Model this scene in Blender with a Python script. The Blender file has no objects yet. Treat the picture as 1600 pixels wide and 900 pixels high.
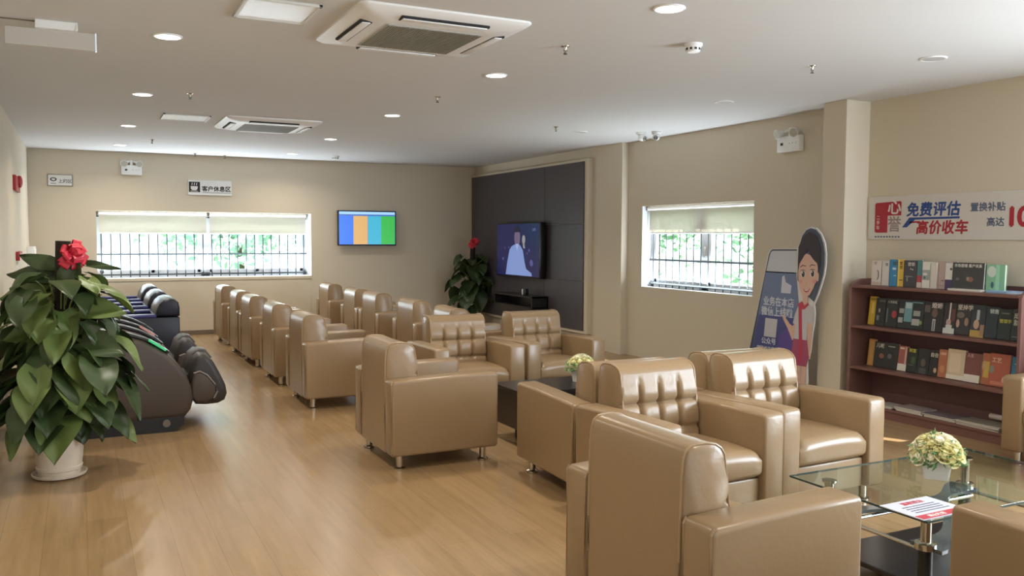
import bpy, bmesh, math, random
from math import sin, cos, pi, radians, sqrt, atan2
from mathutils import Vector, Matrix

S = bpy.context.scene
COL = S.collection

# ---------------------------------------------------------------- camera
F_PX, YAW, PITCH, ROLL, EYE = 1352.4, radians(26.506), radians(3.3244), radians(0.2652), 1.6
fwd = Vector((sin(YAW) * cos(PITCH), cos(YAW) * cos(PITCH), -sin(PITCH)))
rgt = Vector((cos(YAW), -sin(YAW), 0))
upv = rgt.cross(fwd)
r2 = cos(ROLL) * rgt + sin(ROLL) * upv
u2 = -sin(ROLL) * rgt + cos(ROLL) * upv
cam_d = bpy.data.cameras.new('camera')
cam_d.sensor_width = 36.0
cam_d.lens = 36.0 * F_PX / 1600.0
cam_d.clip_start = 0.05
cam_d.clip_end = 200
cam = bpy.data.objects.new('camera', cam_d)
COL.objects.link(cam)
cam.matrix_world = Matrix(((r2.x, u2.x, -fwd.x, 0), (r2.y, u2.y, -fwd.y, 0), (r2.z, u2.z, -fwd.z, EYE), (0, 0, 0, 1)))
S.camera = cam

# ---------------------------------------------------------------- world, sun, daylight fill, exposure
S.view_settings.view_transform = 'Standard'
S.view_settings.look = 'None'
S.view_settings.exposure = 0.2
S.view_settings.gamma = 1.0
S.view_settings.use_curve_mapping = False
W = bpy.data.worlds.new('sky')
S.world = W
W.use_nodes = True
bg = W.node_tree.nodes['Background']
bg.inputs[0].default_value = (0.80, 0.92, 1.0, 1)
bg.inputs[1].default_value = 3.4

SUN_DIR = Vector((-0.40, 0.85, -0.70)).normalized()
sun_d = bpy.data.lights.new('sun', 'SUN')
sun_d.energy = 14.0
sun_d.angle = 0.01
sun_d.color = (1.0, 0.95, 0.86)
sun = bpy.data.objects.new('sun', sun_d)
COL.objects.link(sun)
sun.rotation_euler = SUN_DIR.to_track_quat('-Z', 'Y').to_euler()
sun.location = (9, -8, 6)


def area(name, loc, direction, sx, sy, power, color):
    d = bpy.data.lights.new(name, 'AREA')
    d.shape = 'RECTANGLE'
    d.size, d.size_y, d.energy, d.color = sx, sy, power, color
    o = bpy.data.objects.new(name, d)
    COL.objects.link(o)
    o.location = loc
    o.rotation_euler = Vector(direction).to_track_quat('-Z', 'Y').to_euler()
    return o


# added fill lamps standing in for daylight from unseen glazing behind and right
area('daylight_fill_front', (3.0, -3.3, 1.45), (0, 1, 0.10), 7.0, 2.3, 95, (0.80, 0.90, 1.0))
area('daylight_fill_side', (6.60, 1.5, 1.6), (-1, 0.34, 0.02), 3.0, 1.7, 320, (0.77, 0.885, 1.0))
# fill lamps added on the two window sills to brighten ceiling and reveals
area('sill_fill_back', (1.9, 15.02, 0.965), (0, -0.30, 1), 3.2, 0.22, 80, (0.76, 0.88, 1.0))
area('sill_fill_right', (6.795, 8.54, 0.975), (-0.35, 0, 1), 2.0, 0.10, 36, (0.78, 0.89, 1.0))
# light portals in the two windows in view (they only guide the sky's light)
for nm, loc, d, w, h in (('portal_back', (1.893, 15.345, 1.462), (0, -1, 0), 3.3, 1.05), ('portal_right', (6.948, 8.54, 1.488), (-1, 0, 0), 2.1, 1.06)):
    area(nm, loc, d, w, h, 1, (1, 1, 1)).data.cycles.is_portal = True



# ---------------------------------------------------------------- materials
def lin(c):
    c = c / 255.0
    return c / 12.92 if c <= 0.04045 else ((c + 0.055) / 1.055) ** 2.4


def rgb(r, g, b):
    return (lin(r), lin(g), lin(b), 1.0)


MATS = {}


def mat(name, col=(200, 200, 200), rough=0.5, metal=0.0, spec=0.5, bump=0.0, bscale=60.0, var=0.0, vscale=3.0, coat=0.0):
    if name in MATS:
        return MATS[name]
    m = bpy.data.materials.new(name)
    m.use_nodes = True
    nt = m.node_tree
    b = nt.nodes['Principled BSDF']
    b.inputs['Base Color'].default_value = rgb(*col)
    b.inputs['Roughness'].default_value = rough
    b.inputs['Metallic'].default_value = metal
    b.inputs['Specular IOR Level'].default_value = spec
    b.inputs['Coat Weight'].default_value = coat
    tc = nt.nodes.new('ShaderNodeTexCoord')
    if var > 0:
        n = nt.nodes.new('ShaderNodeTexNoise')
        n.inputs['Scale'].default_value = vscale
        n.inputs['Detail'].default_value = 4
        nt.links.new(tc.outputs['Object'], n.inputs['Vector'])
        h = nt.nodes.new('ShaderNodeHueSaturation')
        mr = nt.nodes.new('ShaderNodeMapRange')
        mr.inputs[3].default_value = 1 - var
        mr.inputs[4].default_value = 1 + var
        nt.links.new(n.outputs['Fac'], mr.inputs[0])
        nt.links.new(mr.outputs[0], h.inputs['Value'])
        h.inputs['Color'].default_value = rgb(*col)
        nt.links.new(h.outputs[0], b.inputs['Base Color'])
    if bump > 0:
        n = nt.nodes.new('ShaderNodeTexNoise')
        n.inputs['Scale'].default_value = bscale
        n.inputs['Detail'].default_value = 3
        nt.links.new(tc.outputs['Object'], n.inputs['Vector'])
        bp = nt.nodes.new('ShaderNodeBump')
        bp.inputs['Strength'].default_value = bump
        bp.inputs['Distance'].default_value = 0.01
        nt.links.new(n.outputs['Fac'], bp.inputs['Height'])
        nt.links.new(bp.outputs[0], b.inputs['Normal'])
    MATS[name] = m
    return m


def glow(name, col, strength):
    if name in MATS:
        return MATS[name]
    m = bpy.data.materials.new(name)
    m.use_nodes = True
    nt = m.node_tree
    b = nt.nodes['Principled BSDF']
    b.inputs['Base Color'].default_value = (0.01, 0.01, 0.01, 1)
    b.inputs['Roughness'].default_value = 0.25
    b.inputs['Emission Color'].default_value = rgb(*col)
    b.inputs['Emission Strength'].default_value = strength
    MATS[name] = m
    return m


def glassy(name, tint, gloss=1.0, rough=0.02):
    m = bpy.data.materials.new(name)
    m.use_nodes = True
    nt = m.node_tree
    nt.nodes.clear()
    out = nt.nodes.new('ShaderNodeOutputMaterial')
    mx = nt.nodes.new('ShaderNodeMixShader')
    tr = nt.nodes.new('ShaderNodeBsdfTransparent')
    tr.inputs[0].default_value = tint
    gl = nt.nodes.new('ShaderNodeBsdfGlossy')
    gl.inputs['Roughness'].default_value = rough
    fr = nt.nodes.new('ShaderNodeFresnel')
    fr.inputs[0].default_value = 1.5
    mu = nt.nodes.new('ShaderNodeMath')
    mu.operation = 'MULTIPLY'
    mu.inputs[1].default_value = gloss
    ge = nt.nodes.new('ShaderNodeNewGeometry')
    inv = nt.nodes.new('ShaderNodeMath')
    inv.operation = 'SUBTRACT'
    inv.inputs[0].default_value = 1.0
    nt.links.new(ge.outputs['Backfacing'], inv.inputs[1])
    m2 = nt.nodes.new('ShaderNodeMath')
    m2.operation = 'MULTIPLY'
    nt.links.new(fr.outputs[0], mu.inputs[0])
    nt.links.new(mu.outputs[0], m2.inputs[0])
    nt.links.new(inv.outputs[0], m2.inputs[1])
    nt.links.new(m2.outputs[0], mx.inputs[0])
    nt.links.new(tr.outputs[0], mx.inputs[1])
    nt.links.new(gl.outputs[0], mx.inputs[2])
    nt.links.new(mx.outputs[0], out.inputs[0])
    MATS[name] = m
    return m


def sheer(name, col, trans, clear):
    """woven blind cloth: diffuse + translucent + a little see-through"""
    m = bpy.data.materials.new(name)
    m.use_nodes = True
    nt = m.node_tree
    nt.nodes.clear()
    out = nt.nodes.new('ShaderNodeOutputMaterial')
    d = nt.nodes.new('ShaderNodeBsdfDiffuse')
    t = nt.nodes.new('ShaderNodeBsdfTranslucent')
    c = nt.nodes.new('ShaderNodeBsdfTransparent')
    d.inputs[0].default_value = rgb(*col)
    t.inputs[0].default_value = rgb(*col)
    m1 = nt.nodes.new('ShaderNodeMixShader')
    m2 = nt.nodes.new('ShaderNodeMixShader')
    m1.inputs[0].default_value = trans
    m2.inputs[0].default_value = clear
    nt.links.new(d.outputs[0], m1.inputs[1])
    nt.links.new(t.outputs[0], m1.inputs[2])
    nt.links.new(m1.outputs[0], m2.inputs[1])
    nt.links.new(c.outputs[0], m2.inputs[2])
    nt.links.new(m2.outputs[0], out.inputs[0])
    MATS[name] = m
    return m


def floor_mat():
    m = bpy.data.materials.new('oak_laminate')
    m.use_nodes = True
    nt = m.node_tree
    b = nt.nodes['Principled BSDF']
    tc = nt.nodes.new('ShaderNodeTexCoord')
    mp = nt.nodes.new('ShaderNodeMapping')
    mp.inputs['Rotation'].default_value = (0, 0, pi / 2)
    nt.links.new(tc.outputs['Object'], mp.inputs[0])
    br = nt.nodes.new('ShaderNodeTexBrick')
    br.offset = 0.37
    br.inputs['Scale'].default_value = 1.0
    br.inputs['Brick Width'].default_value = 1.22
    br.inputs['Row Height'].default_value = 0.205
    br.inputs['Mortar Size'].default_value = 0.0012
    br.inputs['Mortar Smooth'].default_value = 0.3
    br.inputs['Color1'].default_value = rgb(166, 137, 100)
    br.inputs['Color2'].default_value = rgb(156, 128, 92)
    br.inputs['Mortar'].default_value = rgb(136, 110, 78)
    nt.links.new(mp.outputs[0], br.inputs['Vector'])
    m2 = nt.nodes.new('ShaderNodeMapping')
    m2.inputs['Scale'].default_value = (14, 0.9, 1)
    nt.links.new(tc.outputs['Object'], m2.inputs[0])
    n = nt.nodes.new('ShaderNodeTexNoise')
    n.inputs['Scale'].default_value = 1.6
    n.inputs['Detail'].default_value = 7
    n.inputs['Roughness'].default_value = 0.62
    nt.links.new(m2.outputs[0], n.inputs['Vector'])
    mr = nt.nodes.new('ShaderNodeMapRange')
    mr.inputs[1].default_value = 0.3
    mr.inputs[2].default_value = 0.7
    mr.inputs[3].default_value = 0.86
    mr.inputs[4].default_value = 1.10
    nt.links.new(n.outputs['Fac'], mr.inputs[0])
    h = nt.nodes.new('ShaderNodeHueSaturation')
    nt.links.new(br.outputs['Color'], h.inputs['Color'])
    nt.links.new(mr.outputs[0], h.inputs['Value'])
    nt.links.new(h.outputs[0], b.inputs['Base Color'])
    b.inputs['Roughness'].default_value = 0.26
    b.inputs['Specular IOR Level'].default_value = 0.6
    MATS['floor'] = m
    return m


M_FLOOR = floor_mat()
M_WALL = mat('cream_wall_paint', (212, 201, 180), 0.8, var=0.015, vscale=0.8)
M_CEIL = mat('white_ceiling_paint', (214, 213, 211), 0.85, var=0.01, vscale=0.7)
M_BASEB = mat('grey_skirting', (120, 105, 88), 0.5)
M_WHITE = mat('white_plastic', (240, 240, 238), 0.35)
M_WHITE_MATT = mat('white_matt', (232, 231, 228), 0.7)
M_PVC = mat('white_pvc_frame', (230, 234, 240), 0.4)
M_STEELBAR = mat('shaded_steel_bar', (62, 68, 72), 0.5)  # grey steel darkened: the shade on the backlit bars is put into the colour
M_CHROME = mat('chrome', (205, 200, 190), 0.14, metal=1.0)
M_LEATHER = mat('beige_leather', (146, 122, 92), 0.31, bump=0.10, bscale=35, var=0.03, vscale=4)
M_LEATHER2 = mat('beige_leather_piping', (160, 135, 104), 0.32)
M_DARKLEATHER = mat('dark_brown_leather', (74, 64, 58), 0.42, bump=0.08, bscale=40)
M_DARKLEATHER2 = mat('charcoal_leather', (52, 48, 48), 0.45, bump=0.1, bscale=30)
M_NAVY = mat('navy_leather', (24, 26, 44), 0.36, bump=0.06, bscale=30)
M_NAVY_SHEEN = mat('navy_sky_sheen', (42, 44, 104), 0.34, bump=0.06, bscale=30)  # navy leather tinted blue: the sky's reflection put into the colour
M_BLACKWOOD = mat('black_lacquered_wood', (36, 32, 33), 0.28, var=0.08, vscale=6)
M_PANEL = mat('dark_wall_panel', (74, 69, 73), 0.42, var=0.05, vscale=5)
M_BLACK = mat('black_plastic', (20, 20, 22), 0.35)
M_GAP = mat('dark_gap', (34, 32, 32), 0.8)
M_RED = mat('red_plastic', (160, 34, 34), 0.45)
M_SHELF = mat('walnut_red_board', (120, 84, 76), 0.5, var=0.10, vscale=9)
M_SHELFIN = mat('walnut_dark_back', (110, 78, 78), 0.55, var=0.08, vscale=9)
M_PAGE = mat('paper_pages', (222, 216, 204), 0.8)
M_GLASS = glassy('clear_table_glass', (0.90, 0.965, 0.94, 1), 1.0, 0.03)
M_GLASSEDGE = mat('green_glass_edge', (58, 76, 70), 0.25)
M_PANE = glassy('window_glass', (0.96, 0.98, 0.98, 1), 0.6, 0.02)
M_BLIND = sheer('blind_cloth', (232, 226, 216), 0.50, 0.17)
M_LEAF = mat('pothos_leaf', (56, 73, 40), 0.42, var=0.28, vscale=6)
M_LEAF2 = mat('pothos_leaf_light', (98, 116, 62), 0.42, var=0.25, vscale=6)
M_STEM = mat('green_stem', (120, 132, 76), 0.5)
M_POLE = mat('coir_pole', (44, 32, 27), 0.95, bump=0.8, bscale=90)
M_CERAMIC = mat('white_ceramic', (226, 214, 196), 0.3)
M_BOW = mat('red_ribbon', (196, 38, 60), 0.45, var=0.35, vscale=30)
M_PETAL = mat('cream_petal', (232, 226, 172), 0.6, var=0.08, vscale=20)
M_PETALW = mat('ivory_petal', (240, 236, 212), 0.6, var=0.06, vscale=20)
M_SPRIG = mat('sprig_green', (112, 150, 100), 0.5, var=0.3, vscale=30)
M_GREYGRILLE = mat('grey_grille', (176, 176, 170), 0.6)
M_GROUND = mat('outside_grass', (120, 140, 100), 0.9)
M_TREE = mat('tree_foliage', (140, 182, 140), 0.7, var=0.35, vscale=3)
M_TREEPALE = mat('glare_pale_foliage', (196, 226, 208), 0.7, var=0.25, vscale=3)  # paler copy of the foliage: overexposed glare put into the leaf colour
M_TRUNK = mat('tree_bark', (96, 82, 66), 0.9)
M_INK = mat('black_ink', (30, 28, 28), 0.6)


# ---------------------------------------------------------------- mesh helpers
class MB:
    def __init__(self):
        self.bm = bmesh.new()

    def _add(self, tmp, M=None):
        if M is not None:
            bmesh.ops.transform(tmp, matrix=M, verts=tmp.verts)
        me = bpy.data.meshes.new('tmp')
        tmp.to_mesh(me)
        tmp.free()
        self.bm.from_mesh(me)
        bpy.data.meshes.remove(me)
        return self

    def box(self, x0, x1, y0, y1, z0, z1, bev=0.0, seg=2, M=None):
        t = bmesh.new()
        bmesh.ops.create_cube(t, size=1.0)
        for v in t.verts:
            v.co = Vector(((x0 + x1) / 2 + v.co.x * (x1 - x0), (y0 + y1) / 2 + v.co.y * (y1 - y0), (z0 + z1) / 2 + v.co.z * (z1 - z0)))
        if bev > 0:
            b = min(bev, 0.49 * min(abs(x1 - x0), abs(y1 - y0), abs(z1 - z0)))
            bmesh.ops.bevel(t, geom=t.edges[:], offset=b, segments=seg, profile=0.5, affect='EDGES')
        return self._add(t, M)

    def cyl(self, p0, p1, r0, r1=None, n=16, cap=True):
        r1 = r0 if r1 is None else r1
        p0, p1 = Vector(p0), Vector(p1)
        d = p1 - p0
        t = bmesh.new()
        bmesh.ops.create_cone(t, cap_ends=cap, segments=n, radius1=r0, radius2=r1, depth=d.length)
        M = Matrix.Translation((p0 + p1) / 2) @ d.to_track_quat('Z', 'Y').to_matrix().to_4x4()
        return self._add(t, M)

    def sphere(self, c, rx, ry=None, rz=None, u=16, v=10, M=None):
        t = bmesh.new()
        bmesh.ops.create_uvsphere(t, u_segments=u, v_segments=v, radius=1.0)
        ry = rx if ry is None else ry
        rz = rx if rz is None else rz
        for w in t.verts:
            w.co = Vector((c[0] + w.co.x * rx, c[1] + w.co.y * ry, c[2] + w.co.z * rz))
        return self._add(t, M)

    def lathe(self, prof, c=(0, 0, 0), n=32):
        t = bmesh.new()
        rings = []
        for r, z in prof:
            rings.append([t.verts.new((c[0] + r * cos(2 * pi * k / n), c[1] + r * sin(2 * pi * k / n), c[2] + z)) for k in range(n)])
        for a, b in zip(rings, rings[1:]):
            for k in range(n):
                t.faces.new((a[k], a[(k + 1) % n], b[(k + 1) % n], b[k]))
        t.faces.new(rings[0][::-1])
        t.faces.new(rings[-1])
        bmesh.ops.recalc_face_normals(t, faces=t.faces)
        return self._add(t)

    def prism(self, pts, a, b, axis='y', bev=0.0, seg=2, M=None):
        """closed outline pts extruded from a to b along axis: y -> pts are (x,z); x -> (y,z); z -> (x,y)"""
        t = bmesh.new()

        def P(p, h):
            return {'y': (p[0], h, p[1]), 'x': (h, p[0], p[1]), 'z': (p[0], p[1], h)}[axis]
        A = [t.verts.new(P(p, a)) for p in pts]
        B = [t.verts.new(P(p, b)) for p in pts]
        n = len(pts)
        fa = t.faces.new(A)
        fb = t.faces.new(B[::-1])
        for k in range(n):
            t.faces.new((A[k], B[k], B[(k + 1) % n], A[(k + 1) % n]))
        bmesh.ops.recalc_face_normals(t, faces=t.faces)
        if bev > 0:
            ed = [e for e in t.edges if any(f in (fa, fb) for f in e.link_faces)]
            bmesh.ops.bevel(t, geom=ed, offset=bev, segments=seg, profile=0.5, affect='EDGES')
        return self._add(t, M)

    def tube(self, pts, r, n=8, r_end=None):
        t = bmesh.new()
        pts = [Vector(p) for p in pts]
        rings = []
        ref = Vector((0, 0, 1))
        for i, p in enumerate(pts):
            d = (pts[min(i + 1, len(pts) - 1)] - pts[max(i - 1, 0)]).normalized()
            a = d.cross(ref)
            if a.length < 1e-3:
                a = d.cross(Vector((1, 0, 0)))
            a.normalize()
            b = d.cross(a)
            rr = r if r_end is None else r + (r_end - r) * i / (len(pts) - 1)
            rings.append([t.verts.new(p + rr * (cos(2 * pi * k / n) * a + sin(2 * pi * k / n) * b)) for k in range(n)])
        for a, b in zip(rings, rings[1:]):
            for k in range(n):
                t.faces.new((a[k], a[(k + 1) % n], b[(k + 1) % n], b[k]))
        t.faces.new(rings[0][::-1])
        t.faces.new(rings[-1])
        bmesh.ops.recalc_face_normals(t, faces=t.faces)
        return self._add(t)

    def faces(self, verts, faces):
        vs = [self.bm.verts.new(v) for v in verts]
        for f in faces:
            try:
                self.bm.faces.new([vs[i] for i in f])
            except ValueError:
                pass
        return self

    def build(self, name, material, parent=None, smooth=True, angle=35):
        me = bpy.data.meshes.new(name)
        self.bm.normal_update()
        self.bm.to_mesh(me)
        self.bm.free()
        me.materials.append(material)
        if smooth:
            me.polygons.foreach_set('use_smooth', [True] * len(me.polygons))
            try:
                me.set_sharp_from_angle(angle=radians(angle))
            except Exception:
                pass
        o = bpy.data.objects.new(name, me)
        COL.objects.link(o)
        if parent is not None:
            o.parent = parent
        return o


def thing(name, label, cat, loc=(0, 0, 0), rz=0.0, group=None):
    o = bpy.data.objects.new(name, None)
    o.empty_display_size = 0.1
    COL.objects.link(o)
    o.location = loc
    o.rotation_euler = (0, 0, rz)
    o['label'] = label
    o['category'] = cat
    if group:
        o['group'] = group
    return o


def tag(o, label, cat, group=None):
    o['label'] = label
    o['category'] = cat
    if group:
        o['group'] = group
    return o


def struct(o):
    o['kind'] = 'structure'
    return o


def copy_tree(o, parent=None):
    c = o.copy()
    COL.objects.link(c)
    if parent is not None:
        c.parent = parent
    for ch in o.children:
        copy_tree(ch, c)
    return c


def dup(root, loc, rz, label, group=None):
    c = copy_tree(root)
    c.location = loc
    c.rotation_euler = (0, 0, rz)
    c['label'] = label
    if group:
        c['group'] = group
    return c


def lettering(name, body, material, parent, origin, ux, uy, size, bold=0.0, depth=0.0008, align='LEFT', xscale=1.0, fat=0.0):
    """writing as a thin mesh; ux = reading direction, uy = up, both in the parent's coordinates"""
    c = bpy.data.curves.new(name, 'FONT')
    c.body = body
    c.size = 1.0
    c.extrude = depth / size / 2
    c.offset = bold
    c.align_x = align
    c.resolution_u = 3
    t = bpy.data.objects.new(name, c)
    COL.objects.link(t)
    bpy.context.view_layer.update()
    dg = bpy.context.evaluated_depsgraph_get()
    me = bpy.data.meshes.new_from_object(t.evaluated_get(dg))
    bpy.data.objects.remove(t)
    ux, uy = Vector(ux).normalized(), Vector(uy).normalized()
    n = ux.cross(uy)
    o3 = Vector(origin)
    for v in me.vertices:
        p = v.co * size
        v.co = o3 + ux * p.x * xscale + uy * p.y + n * (p.z + depth / 2)
    if fat > 0:
        bm = bmesh.new()
        for dx, dy in ((0, 0), (fat, 0), (-fat, 0), (0, fat), (0, -fat)):
            c2 = me.copy()
            sh = ux * dx + uy * dy - n * (0.00006 * (dx + 2 * dy) / fat)
            for v in c2.vertices:
                v.co += sh
            bm.from_mesh(c2)
            bpy.data.meshes.remove(c2)
        bm.to_mesh(me)
        bm.free()
    me.name = name
    me.materials.clear()
    me.materials.append(material)
    o = bpy.data.objects.new(name, me)
    COL.objects.link(o)
    o.parent = parent
    return o


# ================================================================ the room
X0, X1, Y0, Y1, H = -0.68, 6.72, -3.5, 14.86, 2.90
struct(MB().box(X0 - 0.3, X1 + 0.5, Y0 - 0.3, Y1 + 0.6, -0.12, 0).build('floor', M_FLOOR, smooth=False))
struct(MB().box(X0 - 0.3, X1 + 0.5, Y0 - 0.3, Y1 + 0.6, H, H + 0.12).build('ceiling', M_CEIL, smooth=False))
struct(MB().box(X0 - 0.2, X0, Y0, Y1 + 0.5, 0, H).build('wall_left', M_WALL, smooth=False))
# back wall with its deep window opening
wx0, wx1, wz0, wz1 = 0.231, 3.555, 0.932, 1.992
b = MB()
b.box(X0, wx0, Y1, Y1 + 0.5, 0, H).box(wx1, X1 + 0.3, Y1, Y1 + 0.5, 0, H)
b.box(wx0, wx1, Y1, Y1 + 0.5, 0, wz0).box(wx0, wx1, Y1, Y1 + 0.5, wz1, H)
struct(b.build('wall_back', M_WALL, smooth=False))
# right wall: the stretch behind the television stands 0.09 proud; window opening further on; then the bookshelf stretch
ry0, ry1, rz0, rz1 = 7.465, 9.613, 0.952, 2.025
b = MB()
b.box(6.63, 6.95, 9.95, Y1, 0, H)
b.box(6.735, 6.95, ry1, 9.95, 0, H).box(6.735, 6.95, 5.9, ry0, 0, H)
b.box(6.735, 6.95, ry0, ry1, 0, rz0).box(6.735, 6.95, ry0, ry1, rz1, H)
b.box(6.715, 6.95, 3.05, 5.9, 0, H)
b.box(6.715, 6.95, -0.6, 3.05, 0, 0.7).box(6.715, 6.95, -0.6, 3.05, 2.45, H)
b.box(6.715, 6.95, Y0, -0.6, 0, H)
struct(b.build('wall_right', M_WALL, smooth=False))
struct(MB().box(X0, X1 + 0.3, Y0 - 0.2, Y0, 0, H).build('wall_front', M_WALL, smooth=False))
struct(MB().box(6.41, 6.74, 5.89, 6.175, 0, H, 0.004, 1).build('trim_1', M_WALL))
# boxed panel and ledge under the back window
b = MB().box(wx0 - 0.01, wx1 - 0.02, Y1 - 0.018, Y1 + 0.01, 0.0, 0.905)
b.box(wx0 - 0.02, wx1 - 0.01, Y1 - 0.03, Y1 + 0.01, 0.885, 0.932, 0.004, 1)
struct(b.build('trim_2', M_WALL))
struct(MB().box(X0, X1, Y1 - 0.032, Y1 + 0.001, 0, 0.075, 0.003, 1).build('baseboard_back', M_BASEB))
struct(MB().box(X0, X0 + 0.012, Y0, Y1, 0, 0.075, 0.003, 1).build('baseboard_left', M_BASEB))


# ---------------------------------------------------------------- windows
def bars_window_back():
    w = bpy.data.objects.new('window_1', None)
    COL.objects.link(w)
    struct(w)
    yf = 15.26
    b = MB()
    for a, c in ((wx0, 0.28), (1.795, 1.945), (3.50, wx1)):
        b.box(a, c, yf, yf + 0.07, wz0 + 0.005, wz1, 0.004, 1)
    b.box(wx0, wx1, yf, yf + 0.07, wz0 + 0.002, 1.0, 0.004, 1).box(wx0, wx1, yf, yf + 0.07, 1.93, wz1, 0.004, 1)
    b.box(wx0, wx1, Y1 + 0.002, yf, wz0 - 0.01, wz0 + 0.004)
    b.box(wx1 - 0.004, wx1 + 0.004, Y1 + 0.004, yf, wz0, wz1)
    struct(b.build('window_frame', M_PVC, w))
    for x0, x1 in ((0.28, 1.08), (1.04, 1.80), (1.94, 2.74), (2.70, 3.50)):
        b = MB()
        o = 0.02 if x0 in (1.04, 2.70) else 0.0
        b.box(x0, x0 + 0.05, yf + o, yf + o + 0.03, 1.0, 1.93, 0.003, 1).box(x1 - 0.05, x1, yf + o, yf + o + 0.03, 1.0, 1.93, 0.003, 1)
        b.box(x0, x1, yf + o, yf + o + 0.03, 1.0, 1.05, 0.003, 1).box(x0, x1, yf + o, yf + o + 0.03, 1.88, 1.93, 0.003, 1)
        s = struct(b.build('window_sash', M_PVC, w))
        struct(MB().box(x0 + 0.05, x1 - 0.05, yf + o + 0.012, yf + o + 0.018, 1.05, 1.88).build('window_pane', M_PANE, s))
    g = thing('window_grille', 'grey steel security bars across the wide window in the back wall', 'window grille', (0, 0, 0), 0, 'window grilles')
    y = 15.19
    g.location = (1.9, y, wz0)
    for k in range(24):
        x = -1.60 + k * 3.2 / 23
        MB().cyl((x, 0, 0.004), (x, 0, wz1 - wz0), 0.0095, n=8).build('upright_bar', M_STEELBAR, g)
    for z in (0.045, 0.375, 0.98):
        MB().box(-1.664, 1.648, -0.012, 0.012, z - 0.012, z + 0.012).build('cross_bar', M_STEELBAR, g)


def bars_window_right():
    w = bpy.data.objects.new('window_2', None)
    COL.objects.link(w)
    struct(w)
    xf = 6.895
    b = MB()
    for a, c in ((ry0, ry0 + 0.05), (8.44, 8.56), (ry1 - 0.06, ry1)):
        b.box(xf, xf + 0.05, a, c, rz0 + 0.005, rz1, 0.004, 1)
    b.box(xf, xf + 0.05, ry0, ry1, rz0 + 0.002, 1.02, 0.004, 1).box(xf, xf + 0.05, ry0, ry1, 1.96, rz1, 0.004, 1)
    b.box(6.737, xf, ry0, ry1, rz0 - 0.01, rz0 + 0.004).box(6.737, xf, ry1 - 0.004, ry1 + 0.004, rz0, rz1)
    struct(b.build('window_frame', M_PVC, w))
    for y0, y1 in ((7.515, 8.44), (8.56, 9.553)):
        b = MB()
        b.box(xf + 0.01, xf + 0.04, y0, y0 + 0.045, 1.02, 1.96, 0.003, 1).box(xf + 0.01, xf + 0.04, y1 - 0.045, y1, 1.02, 1.96, 0.003, 1)
        b.box(xf + 0.01, xf + 0.04, y0, y1, 1.02, 1.065, 0.003, 1).box(xf + 0.01, xf + 0.04, y0, y1, 1.915, 1.96, 0.003, 1)
        s = struct(b.build('window_sash', M_PVC, w))
        struct(MB().box(xf + 0.022, xf + 0.028, y0 + 0.045, y1 - 0.045, 1.065, 1.915).build('window_pane', M_PANE, s))
    MB().box(xf - 0.02, xf, 8.485, 8.505, 1.38, 1.50, 0.004, 1).build('window_handle', M_WHITE, w)
    g = thing('window_grille', 'grey steel security bars across the window in the right wall', 'window grille', (6.865, 8.54, rz0), 0, 'window grilles')
    for k in range(15):
        y = -0.99 + k * 1.98 / 14
        MB().cyl((0, y, 0.004), (0, y, rz1 - rz0), 0.0070, n=8).build('upright_bar', M_STEELBAR, g)
    for z in (0.05, 0.365, 1.0):
        MB().box(-0.012, 0.012, -1.075, 1.073, z - 0.013, z + 0.013).build('cross_bar', M_STEELBAR, g)


bars_window_back()
bars_window_right()
# added_window (unseen, added for light): the gap in its blind shapes a sun patch
w3 = bpy.data.objects.new('added_window', None)
COL.objects.link(w3)
struct(w3)
b = MB().box(6.86, 6.88, -0.6, 2.34, 0.7, 2.45).box(6.86, 6.88, 2.60, 3.05, 0.7, 2.45)
b.box(6.86, 6.88, 2.34, 2.60, 0.7, 1.70).box(6.86, 6.88, 2.34, 2.60, 2.05, 2.45)
struct(b.build('sun_mask_blind', mat('sun_mask_cloth', (225, 222, 214), 0.9), w3))


def roller_blind(label, loc, rz, w, drop):
    t = thing('roller_blind', label, 'blind', loc, rz, 'half-lowered roller blinds')
    MB().cyl((-w / 2, 0, -0.03), (w / 2, 0, -0.03), 0.024, n=14).build('roller', M_WHITE, t)
    b = MB()
    for s in (-1, 1):
        b.box(s * w / 2 - 0.008, s * w / 2 + 0.008, -0.03, 0.03, -0.06, 0.0, 0.003, 1)
    b.build('bracket', M_BASEB, t)
    MB().box(-w / 2 + 0.012, w / 2 - 0.012, 0.018, 0.0196, -drop, -0.03).build('blind_cloth', M_BLIND, t)
    MB().cyl((-w / 2 + 0.012, 0.019, -drop), (w / 2 - 0.012, 0.019, -drop), 0.010, n=10).build('hem_bar', M_WHITE, t)
    MB().tube([(w / 2 - 0.004, -0.02, -0.04), (w / 2 - 0.003, -0.024, -0.4), (w / 2 - 0.004, -0.02, -0.75)], 0.0025, 6).build('pull_chain', M_WHITE, t)
    return t


yb = Y1 + 0.22
roller_blind('left pale roller blind over the back window', ((wx0 + 1.895) / 2 + 0.01, yb, wz1), 0, 1.63, 0.345)
roller_blind('right pale roller blind over the back window', ((1.905 + wx1) / 2 - 0.01, yb, wz1), 0, 1.61, 0.345)
roller_blind('beige roller blind in the right wall window', (6.80, (ry0 + ry1) / 2 - 0.01, rz1), -pi / 2, 2.09, 0.355)


# ================================================================ outside
struct(MB().box(-14, 26, 15.7, 34, -0.4, -0.3).box(7.3, 26, -6, 15.7, -0.4, -0.3).build('ground', M_GROUND, smooth=False))


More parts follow.
